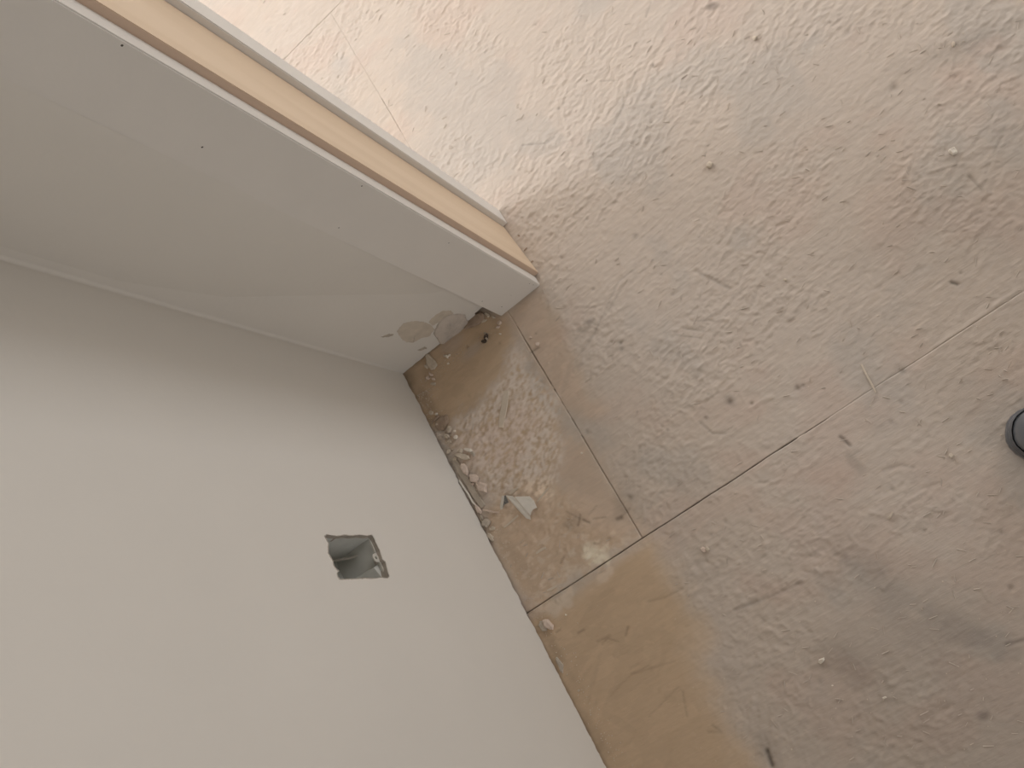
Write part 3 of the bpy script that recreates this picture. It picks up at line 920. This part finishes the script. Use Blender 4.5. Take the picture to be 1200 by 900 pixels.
wall_with_window('wall_far', 'window_1', 'x', -4.45, 0.14, -2.6, 3.0, -1.55, 0.75, 0.65, 2.15)
wall_with_window('wall_side', 'window_2', 'y', -2.75, 0.14, -4.3, XF, -2.30, -0.80, 0.85, 2.20)
wall_with_window('wall_front', 'fill_window_3', 'x', 2.41, 0.14, -0.70, 3.0, 0.45, 1.95, 0.35, 1.45)  # unseen window, added to go with the front fill lamp
wall_with_window('wall_right', 'fill_window_4', 'y', 3.01, 0.14, -1.255, 2.4, -1.22, 0.05, 0.50, 1.70)  # window here is added around the right fill lamp
wall_with_window('wall_corner', 'fill_window_5', 'y', 3.01, 0.14, -4.3, -1.255, -2.75, -1.28, 0.65, 2.05)  # window here is added around the next room's fill lamp

# ------------------------------------------------------------------ debris along the foot of the walls
def px_len(u, v, du, dv):
    return fp(u + du, v + dv) - fp(u, v)


def chip_mesh(L, W, T, seed, m, n=9, pointed=0.0):
    """irregular flat fragment, long axis x, lying on z = 0"""
    rnd = random.Random(seed)
    bm = bmesh.new()
    prof = []
    for k in range(n):
        a = 2 * math.pi * k / n + rnd.uniform(-.3, .3)
        r = rnd.uniform(0.72, 1.18)
        prof.append((math.cos(a) * r, math.sin(a) * r * (1 - pointed * max(0, math.cos(a)))))
    prev = None
    tilt = rnd.uniform(-.25, .25)
    for s, z in ((0.86, 0.0), (1.0, 0.35), (0.93, 0.78), (0.66, 1.0)):
        ring = [bm.verts.new((x * L / 2 * s, y * W / 2 * s, T * z * (1 + (rnd.uniform(-.14, .14) + tilt * x if z > 0 else 0)))) for x, y in prof]
        if prev:
            for i in range(n): bm.faces.new((prev[i], prev[(i + 1) % n], ring[(i + 1) % n], ring[i]))
        else: bm.faces.new(ring[::-1])
        prev = ring
    bm.faces.new(prev)
    bmesh.ops.recalc_face_normals(bm, faces=bm.faces[:])
    me = bpy.data.meshes.new('chip'); bm.to_mesh(me); bm.free()
    me.materials.append(m)
    return me


def rest_z(x, y, r):
    k = [(0, 0), (r, 0), (-r, 0), (0, r), (0, -r)]
    return max(hz(x + a, y + b) for a, b in k)


SEED = [100]


def chunk(name, u, v, lpx, wpx, ang, t, m, label, cat, group=None, pointed=0.0):
    """fragment centred on pixel anchor; lengths given in photo pixels, angle of its long axis in the photo (deg, clockwise)"""
    SEED[0] += 1
    c = fp(u, v, t * 0.4)
    a = math.radians(ang)
    d = px_len(u, v, math.cos(a), math.sin(a)); e = px_len(u, v, -math.sin(a), math.cos(a))
    L, W = d.length * lpx * 1.15, e.length * wpx * 1.15
    me = chip_mesh(L, W, t, SEED[0], m, 9 if lpx > 5 else 7, pointed)
    o = link(name, me, None, None, (c.x, c.y, rest_z(c.x, c.y, W * .35) - 0.0002))
    o.rotation_euler = (0, 0, math.atan2(d.y, d.x))
    return tag(o, label, cat, group)


G1 = 'plaster crumbs along the outlet wall'; G2 = 'plaster crumbs in the corner'; G3 = 'white specks on the open floor'
chunk('plaster_chunk', 505, 425, 19, 9.5, 62, .006, M_CREAM, 'long tongue-shaped plaster flake leaning from the torn wall foot in the corner', 'plaster chunk', G2)
chunk('plaster_chunk', 499.5, 429.5, 5, 3.5, 40, .003, M_CREAM, 'small crumb touching the left side of the tongue-shaped plaster flake', 'plaster chunk', G2)
chunk('plaster_chunk', 505, 439, 5.5, 3.6, 45, .004, M_PINK, 'upper of the three crumbs just below the tongue-shaped flake', 'plaster chunk', G2)
chunk('plaster_chunk', 501.2, 442.8, 5, 4, 20, .004, M_PINK, 'left rounded crumb of the three below the tongue-shaped flake', 'plaster chunk', G2)
chunk('plaster_chunk', 508, 444.3, 4.5, 2.6, 40, .003, M_PINK, 'right thin crumb of the three below the tongue-shaped flake', 'plaster chunk', G2)
chunk('plaster_chunk', 507.5, 449.5, 5, 4, 0, .002, M_CREAM, 'faint flat crumb under the trio of crumbs in the corner', 'plaster chunk', G2)
chunk('plaster_chunk', 521.3, 417.2, 3.6, 3, 20, .003, M_CREAM, 'left grain of the tiny trio below the plaster lump', 'plaster chunk', G2)
chunk('plaster_chunk', 524.2, 417.6, 3.6, 3.2, 60, .003, M_WHITE, 'middle grain of the tiny trio below the plaster lump', 'plaster chunk', G2)
chunk('plaster_chunk', 526.6, 416.2, 3, 2.2, 70, .003, M_WHITE, 'right grain of the tiny trio below the plaster lump', 'plaster chunk', G2)
chunk('plaster_chunk', 525.3, 426, 2.8, 2.6, 0, .0025, M_WHITE, 'single pale grain on bare brown floor below the tiny trio', 'plaster chunk', G2)
chunk('plaster_chunk', 585.3, 378.3, 6, 4.5, -10, .004, M_PINK, 'pale crumb just below the near corner of the white board', 'plaster chunk', G2)
chunk('plaster_chunk', 583.5, 383.4, 4.6, 2.8, -15, .003, M_PINK, 'smaller crumb right under the pale crumb by the white board', 'plaster chunk', G2)
chunk('plaster_chunk', 586.3, 391.2, 2.8, 2.4, 0, .002, M_WHITE, 'tiny pale speck between the black scrap and the floor joint', 'plaster chunk', G2)
chunk('plaster_chunk', 571.5, 369, 8, 4, 40, .004, M_CREAM, 'crumbled plaster bit in the gap beside the white board foot', 'plaster chunk', G2)
chunk('plaster_chunk', 567.5, 376, 6.5, 2.8, -35, .003, M_CREAM, 'thin crumb lower left of the white board foot', 'plaster chunk', G2)
chunk('plaster_chunk', 578.5, 371.5, 5, 3, 30, .003, M_CREAM, 'small crumb against the lower edge of the white board', 'plaster chunk', G2)
chunk('wood_scrap', 557.5, 374.5, 27, 13, -38, .004, M_BROWN, 'dark brown flat patch in the notch beside the plaster lump', 'wood scrap')  # flat brown piece that makes the notch dark
chunk('wood_scrap', 519, 494.8, 20, 15, -42, .003, M_BROWN, 'dark square wood chip against the outlet wall near the corner', 'wood scrap')
chunk('wood_scrap', 510.5, 491, 13, 2.6, -42, .004, M_BROWN, 'narrow dark sliver beside the square wood chip', 'wood scrap')
chunk('plaster_chunk', 505, 484, 5.5, 4.5, 80, .004, M_CREAM, 'first crumb along the outlet wall counted from the corner', 'plaster chunk', G1)
chunk('plaster_chunk', 511.3, 485.2, 3.4, 3, 0, .003, M_WHITE, 'small white crumb above the dark square wood chip', 'plaster chunk', G1)
chunk('plaster_chunk', 512.3, 497.4, 3, 3, 0, .003, M_CREAM, 'tiny crumb lying on the narrow dark sliver', 'plaster chunk', G1)
chunk('plaster_chunk', 526.5, 503.5, 9.5, 6, 100, .006, M_CREAM, 'upper half of the long cream pair below the dark chip', 'plaster chunk', G1)
chunk('plaster_chunk', 523.5, 511, 7.5, 4.5, 40, .005, M_CREAM, 'lower half of the long cream pair below the dark chip', 'plaster chunk', G1)
chunk('plaster_chunk', 534.8, 512.2, 5.5, 4, -50, .004, M_WHITE, 'rounded white crumb right of the long cream pair', 'plaster chunk', G1)
chunk('plaster_chunk', 532.9, 505.2, 2.6, 2.2, 0, .003, M_WHITE, 'bright grain above the rounded white crumb', 'plaster chunk', G1)
chunk('plaster_chunk', 526.5, 517.5, 5, 3, 20, .003, M_CREAM, 'faint flat crumb below the long cream pair', 'plaster chunk', G1)
chunk('plaster_chunk', 526.2, 529.2, 5.8, 4, -70, .005, M_CREAM, 'oval crumb touching the wall left of the heaped cluster', 'plaster chunk', G1)
chunk('plaster_chunk', 530, 527, 2.4, 2.2, 0, .002, M_CREAM, 'tiny grain right of the oval crumb at the wall', 'plaster chunk', G1)
chunk('plaster_chunk', 533.2, 538, 4.6, 4.2, 0, .004, M_CREAM, 'round crumb below the oval one at the wall', 'plaster chunk', G1)
chunk('plaster_chunk', 540, 528.5, 6, 5, 60, .006, M_CREAM, 'upper left piece of the heaped cluster beside the wall', 'plaster chunk', G1)
chunk('plaster_chunk', 549, 527.5, 9, 3.6, 14, .005, M_WHITE, 'bright elongated piece on top right of the heaped cluster', 'plaster chunk', G1)
chunk('plaster_chunk', 543, 535.3, 15, 6.5, 16, .007, M_CREAM, 'largest flat piece at the bottom of the heaped cluster', 'plaster chunk', G1)
chunk('plaster_chunk', 554, 531.5, 8, 3.5, 50, .004, M_GREYP, 'dull grey piece at the right end of the heaped cluster', 'plaster chunk', G1)
chunk('plaster_chunk', 544.7, 550.5, 14, 7, 68, .006, M_PINK, 'tall narrow pinkish block, first of the pink three by the grey strip', 'plaster chunk', G1)
chunk('plaster_chunk', 555.2, 560, 10.5, 10, 30, .006, M_PINK, 'square pinkish block in the middle of the pink three', 'plaster chunk', G1)
chunk('plaster_chunk', 565.2, 571.7, 15, 11, 35, .006, M_PINK, 'largest pinkish block, last of the three by the grey strip', 'plaster chunk', G1)
chunk('plaster_chunk', 554, 567.2, 4, 3, 0, .003, M_PINK, 'small pink crumb wedged between the two larger pink blocks', 'plaster chunk', G1)
chunk('plaster_chunk', 560.5, 597, 11, 4.5, 55, .005, M_PINK, 'pinkish lump tight against the wall below the grey strip', 'plaster chunk', G1)
chunk('plaster_chunk', 564.2, 607.5, 6, 3.5, 90, .004, M_GREYP, 'grey lump tight against the wall left of the angular grey chunk', 'plaster chunk', G1)
chunk('plaster_chunk', 570.2, 612.3, 10.5, 9.5, -50, .007, M_GREYP, 'angular grey chunk below the folded card near the wall', 'plaster chunk', G1)
chunk('plaster_chunk', 576.5, 619.5, 7, 4.5, -20, .004, M_CREAM, 'cream crumb under the angular grey chunk', 'plaster chunk', G1)
chunk('plaster_chunk', 574.5, 629, 10, 5, 50, .004, M_CREAM, 'thin cream flake against the wall below the angular grey chunk', 'plaster chunk', G1)
chunk('plaster_chunk', 642.5, 731.5, 16, 7.5, 48, .008, M_PINK, 'pink lobed plaster lump beyond the long floor joint at the wall', 'plaster chunk', G1)
chunk('plaster_chunk', 636.5, 734, 11, 8, 60, .006, M_GREYP, 'dull grey half of the lobed lump, tucked against the wall', 'plaster chunk', G1)
chunk('plaster_chunk', 656.5, 779, 19, 5.5, 68, .004, M_GREYP, 'long grey flake lying along the wall foot at the bottom', 'plaster chunk', G1)
chunk('plaster_chunk', 678.3, 809.2, 3, 2.4, 0, .0025, M_CREAM, 'tiny grain at the wall foot below the long grey flake', 'plaster chunk', G1)
chunk('plaster_chunk', 663, 720.6, 2.2, 2, 0, .002, M_WHITE, 'bright tiny grain on ochre floor right of the lobed lump', 'plaster chunk', G1)
chunk('plaster_chunk', 1117, 177, 11.5, 8, 8, .006, M_WHITE, 'largest white chip on the open floor near the top right', 'plaster chunk', G3, 0.3)
chunk('plaster_chunk', 962.8, 774.4, 8, 6, -45, .006, M_WHITE, 'white pebble-like crumb on a dark smudge, lower right floor', 'plaster chunk', G3)
chunk('plaster_chunk', 831.5, 193.3, 7.5, 6, -30, .005, M_CREAM, 'cream nub on the floor left of the big white chip', 'plaster chunk', G3)
chunk('plaster_chunk', 884.5, 45, 4.5, 4.5, 0, .004, M_CREAM, 'cream nub near the dark smudge at the top', 'plaster chunk', G3)
chunk('plaster_chunk', 824.5, 644, 6, 5, 20, .004, M_PINK, 'left crumb of the pinkish pair below the long joint', 'plaster chunk', G3)
chunk('plaster_chunk', 829, 643.2, 5, 4.5, 60, .004, M_CREAM, 'right crumb of the pinkish pair below the long joint', 'plaster chunk', G3)
chunk('plaster_chunk', 1036.7, 817.6, 5, 2.4, -10, .003, M_WHITE, 'flat white speck right of the pebble-like crumb', 'plaster chunk', G3)
chunk('plaster_chunk', 975.3, 803.3, 2.4, 2, 0, .002, M_WHITE, 'tiny bright grain below the pebble-like crumb', 'plaster chunk', G3)
chunk('plaster_chunk', 1114.5, 534, 6, 5, -60, .004, M_CREAM, 'cream nub on the floor left of the boot', 'plaster chunk', G3)
chunk('plaster_chunk', 681.5, 531, 2.8, 2.6, 0, .002, M_WHITE, 'tiny bright grain left of the short floor joint', 'plaster chunk', G3)
chunk('plaster_chunk', 1100.5, 122, 3, 2.4, 0, .0025, M_CREAM, 'tiny cream grain above the big white chip', 'plaster chunk', G3)
chunk('plaster_chunk', 1117.5, 52.5, 4, 6.5, -10, .004, M_CREAM, 'upright little cream nub near the top right corner', 'plaster chunk', G3)
chunk('plaster_chunk', 629.8, 403.2, 4, 4.5, 0, .003, M_PINK, 'pale crumb just right of the upper end of the short joint', 'plaster chunk', G3)
chunk('plaster_chunk', 621.5, 395.5, 3.2, 3, 0, .0025, M_PINK, 'smaller crumb above the pale one by the short joint', 'plaster chunk', G3)
chunk('plaster_chunk', 920, 328, 3.4, 3, 0, .003, M_CREAM, 'small cream grain in the middle of the open floor', 'plaster chunk', G3)

chunk('wood_scrap', 616, 292, 6.5, 1.6, -45, .0015, M_BROWN, 'thin brown sliver touching the floor edge of the pine jamb', 'wood scrap')
chunk('wood_scrap', 608, 276, 3, 2.4, 30, .0015, M_BROWN, 'brown speck by the upper end of the pine jamb foot', 'wood scrap')
chunk('wood_scrap', 624, 306.5, 3.4, 1.8, -30, .0015, M_BROWN, 'brown speck by the near corner of the pine jamb', 'wood scrap')
# black curled scrap below the white board
scrap = bpy.data.objects.new('charred_scrap', None); col.objects.link(scrap)
c = fp(569.3, 396.5); scrap.location = (c.x, c.y, rest_z(c.x, c.y, .004)); tag(scrap, 'small blackened curled scrap on the floor below the white board', 'scrap')
for (du, dv, l, w, an, t, m) in [(-1.5, 4, 6, 4.5, 20, .004, M_BLACK), (1.2, -1, 9, 5, -70, .006, M_BLACK), (0.2, -5.5, 4, 2.6, 30, .004, M_GREYP), (2.2, 1, 3, 2, 70, .007, M_GREYP)]:
    SEED[0] += 1
    p = fp(569.3 + du, 396.5 + dv)
    d = px_len(569, 396, math.cos(math.radians(an)), math.sin(math.radians(an)))
    o = link('fragment', chip_mesh(d.length * l, d.length * w, t, SEED[0], m), None, scrap, (p.x - c.x, p.y - c.y, 0))
    o.rotation_euler = (0, 0, math.atan2(d.y, d.x))


# pale strands of the board that lie loose or proud
def strip(name, pts, wpx, t, m, label, cat, lift=None, parent=None):
    P = [fp(*p) for p in pts]
    bm = bmesh.new()
    n = len(P)
    wm = px_len(pts[0][0], pts[0][1], 1, 0).length * wpx
    prev = None
    o0 = P[n // 2].copy(); o0.z = 0
    for i, p in enumerate(P):
        d = (P[min(i + 1, n - 1)] - P[max(i - 1, 0)]).normalized(); s = Vector((-d.y, d.x, 0))
        w = wm / 2 * (1 if 0 < i < n - 1 else 0.75)
        z = rest_z(p.x, p.y, w) + (lift[i] if lift else 0) - 0.0001
        q = p - o0
        ring = [bm.verts.new((q.x + s.x * a * w, q.y + s.y * a * w, z + b)) for a, b in ((-1, 0), (1, 0), (0.85, t), (-0.85, t))]
        if prev:
            for k in range(4): bm.faces.new((prev[k], prev[(k + 1) % 4], ring[(k + 1) % 4], ring[k]))
        else: bm.faces.new(ring)
        prev = ring
    bm.faces.new(prev[::-1])
    o = from_bm(name, bm, m, parent, o0)
    return tag(o, label, cat)


strip('wood_strand', [(593.5, 458), (592.5, 468), (591, 478), (589, 488), (587.3, 501)], 7.5, .0010, M_SLIVER, 'wide pale wood strand lying on the scraped floor by the corner', 'wood strand')
strip('splinter', [(1009.5, 427), (1016, 440), (1021.5, 450), (1026.5, 460)], 2.4, .0012, M_SLIVER, 'long pale splinter just above the faded end of the long joint', 'splinter', [.0, .0006, .001, .0002])
strip('splinter', [(567, 597.5), (573, 598.5), (579, 600.2), (586.5, 600.5)], 1.8, .0014, M_PINK, 'thin curved pinkish splinter left of the folded card', 'splinter', [.002, .001, .001, .003])
strip('splinter', [(598, 579), (602, 575.5), (607, 571.5)], 3.4, .0010, M_SLIVER, 'short pale splinter just above the folded card', 'splinter')
strip('splinter', [(629.5, 588), (636, 580), (643.5, 571)], 2.0, .0009, M_SLIVER, 'slim pale splinter reaching up right of the folded card', 'splinter')
strip('splinter', [(591, 618), (599, 611.5), (607, 604)], 2.2, .0009, M_SLIVER, 'slim pale splinter below the folded card', 'splinter')
strip('splinter', [(628.5, 648.5), (634, 644.5), (640, 641.5)], 2.8, .0009, M_SLIVER, 'short pale splinter left of the white scuffed patch', 'splinter')
strip('splinter', [(641, 692), (646.5, 690), (652, 687)], 2.8, .0009, M_SLIVER, 'short pale splinter just above the long joint near the wall', 'splinter')
strip('splinter', [(1040.5, 608), (1043, 605.5), (1046.5, 600)], 2.4, .0014, M_SLIVER, 'small bright splinter on the lower right floor', 'splinter', [0, .001, .0016])

# grey strip lying against the foot of the outlet wall
strip('metal_strip', [(531, 536), (540, 551), (549, 566), (558, 581), (567, 594)], 7.2, .0022, M_STRIP, 'flat grey strip lying along the foot of the outlet wall', 'strip')
# long curl of paper edge over the strip
strip('paper_curl', [(540.5, 563), (545, 570), (550, 578), (555, 588), (559, 593)], 1.8, .0010, M_CARD, 'thin curl of torn paper between the grey strip and the wall', 'paper', [.006, .006, .005, .004, .002])

# folded piece of card
card = bpy.data.objects.new('folded_card', None); col.objects.link(card)
cc = fp(607, 592); card.location = (cc.x, cc.y, 0.0012)
tag(card, 'folded scrap of grey card standing on the floor beside the wall', 'card scrap')


def card_panel(name, px, m, label=None, t=0.0006):
    P = [fp(u, v, h) - Vector((cc.x, cc.y, 0.0)) for u, v, h in px]
    n = (P[1] - P[0]).cross(P[2] - P[0]).normalized()
    if n.z < 0: n = -n
    bm = bmesh.new()
    a = [bm.verts.new(p) for p in P]; b = [bm.verts.new(p - n * t) for p in P]
    k = len(P)
    bm.faces.new(a); bm.faces.new(b[::-1])
    for i in range(k): bm.faces.new((a[i], a[(i + 1) % k], b[(i + 1) % k], b[i]))
    o = from_bm(name, bm, m, card)
    if label: o['label'] = label
    return o


card_panel('panel', [(593, 580.5, .013), (601, 581.5, .013), (612, 593, .007), (621.5, 605, .004), (622.2, 609, .0016), (617, 607.5, .0012), (608, 598, .002)], M_CARD)
card_panel('panel', [(603, 582, .0125), (621, 581.6, .010), (626, 587, .008), (629.5, 595, .006), (625, 597, .006), (623, 600, .0055), (622, 604.3, .0045), (612.5, 593, .0068)], M_CARD)
card_panel('flap', [(588.5, 581, .012), (591.3, 581, .013), (589.2, 596.5, .004), (587, 597.5, .002), (586.3, 594, .002)], M_CARD)
card_panel('lining', [(591.4, 581, .0128), (593, 580.5, .0128), (596.5, 589, .006), (591.5, 591.5, .003), (589.3, 596.4, .002)], M_CARDDK, 'speckled grey inner face of the card')

# fine grit swept against the walls, nobody could count it
verts, faces = [], []
rg = random.Random(5)


def grit(u, v, r):
    p = fp(u, v)
    if p.y < YA + 0.002 or (p.x < XB + .002 and p.y < -.30): return
    z = hz(p.x, p.y); k = len(verts)
    for a in range(4):
        th = a * math.pi / 2 + rg.uniform(-.4, .4); rr = r * rg.uniform(.6, 1.2)
        verts.append((p.x + math.cos(th) * rr, p.y + math.sin(th) * rr, z - .0001))
    verts.append((p.x + rg.uniform(-.3, .3) * r, p.y + rg.uniform(-.3, .3) * r, z + r * rg.uniform(.7, 1.3)))
    faces.extend([(k, k + 1, k + 4), (k + 1, k + 2, k + 4), (k + 2, k + 3, k + 4), (k + 3, k, k + 4)])


for _ in range(480):
    t = rg.random() ** 2.2
    u, v = 487 + 240 * t, 464 + 446 * t
    d = abs(rg.gauss(0, 11))
    grit(u + d * 0.85 + 1, v - d * 0.5, rg.uniform(.0005, .0015))
for _ in range(160):
    t = rg.random(); u, v = 490 + 90 * t, 446 - 70 * t; d = abs(rg.gauss(0, 10))
    grit(u + d * .5, v + d * .8, rg.uniform(.0005, .0013))
for _ in range(380):
    grit(rg.uniform(560, 1200), rg.uniform(0, 900), rg.uniform(.0004, .0012))
me = bpy.data.meshes.new('plaster_grit'); me.from_pydata(verts, [], faces)
tag(link('plaster_grit', me, M_CREAM), 'fine pale plaster grit scattered over the floor and along the walls', 'grit', kind='stuff')

# ------------------------------------------------------------------ the boot at the edge of the frame
boot = bpy.data.objects.new('rubber_boot', None); col.objects.link(boot)
tip = fp(1179, 506, 0.02)
hd = Vector((-0.52, -0.70, 0)).normalized()              # where the toe points
boot.location = (tip.x - hd.x * 0.145, tip.y - hd.y * 0.145, 0.0008)
boot.rotation_euler = (0, 0, math.atan2(hd.y, hd.x))
tag(boot, 'glossy dark grey rubber boot whose rounded toe enters the frame', 'boot')


def outline(x0, x1, w, n=40, heel=0.72):
    """foot outline between heel x0 and toe x1, half width w"""
    pts = []
    for k in range(n):
        a = 2 * math.pi * k / n
        c_, s_ = math.cos(a), math.sin(a)
        t = (c_ + 1) / 2
        ww = w * (heel + (1 - heel) * (t * t * (3 - 2 * t)))
        e = 0.8
        pts.append((x0 + (x1 - x0) * (0.5 + 0.5 * math.copysign(abs(c_) ** e, c_)), ww * math.copysign(abs(s_) ** e, s_)))
    return pts


def loft(name, levels, m, cap_top=True):
    bm = bmesh.new(); prev = None
    for pts, z in levels:
        ring = [bm.verts.new((x, y, z)) for x, y in pts]
        if prev:
            for i in range(len(ring)):
                j = (i + 1) % len(ring); bm.faces.new((prev[i], prev[j], ring[j], ring[i]))
        else: bm.faces.new(ring[::-1])
        prev = ring
    if cap_top: bm.faces.new(prev)
    return from_bm(name, bm, m, boot, smooth=True)


loft('sole', [(outline(-.143, .143, .048), 0), (outline(-.146, .146, .050), .004), (outline(-.146, .146, .050), .018), (outline(-.143, .143, .048), .022)], M_SOLE)
loft('upper', [(outline(-.138, .137, .0455), .0215), (outline(-.139, .139, .0470), .034), (outline(-.138, .134, .0460), .046), (outline(-.136, .122, .0425), .058), (outline(-.134, .100, .0400), .070),
               (outline(-.132, .062, .0390), .084), (outline(-.130, .022, .0385), .100), (outline(-.128, -.004, .040, heel=.9), .120), (outline(-.128, -.008, .042, heel=.95), .150), (outline(-.130, -.004, .044, heel=.95), .185),
               (outline(-.126, -.008, .041, heel=.95), .186), (outline(-.124, -.010, .038, heel=.95), .150), (outline(-.120, -.014, .034, heel=.95), .060)], M_RUBBER)
loft('toe_bumper', [(outline(-.1415, .1415, .0480), .0222), (outline(-.1425, .1430, .0492), .026), (outline(-.1420, .1425, .0490), .034), (outline(-.1395, .1400, .0474), .0365)], M_SOLE, cap_top=False)
loft('top_band', [(outline(-.1312, -.0028, .0452, heel=.95), .172), (outline(-.1325, -.0016, .0464, heel=.95), .176), (outline(-.1325, -.0016, .0464, heel=.95), .184), (outline(-.1305, -.0036, .0445, heel=.95), .188)], M_SOLE, cap_top=False)
bm = bmesh.new()
arc = []
for k in range(13):
    a = math.pi * k / 12 - math.pi / 2
    arc.append(Vector((0.092 + 0.030 * math.cos(a) ** 2 - .012, 0.0425 * math.sin(a), 0.0335 + 0.030 * math.cos(a) ** 0.8 if math.cos(a) > 1e-6 else 0.0335)))
tube(bm, arc, 0.0022, 8)
from_bm('toe_ridge', bm, M_RUBBER, boot, smooth=True)
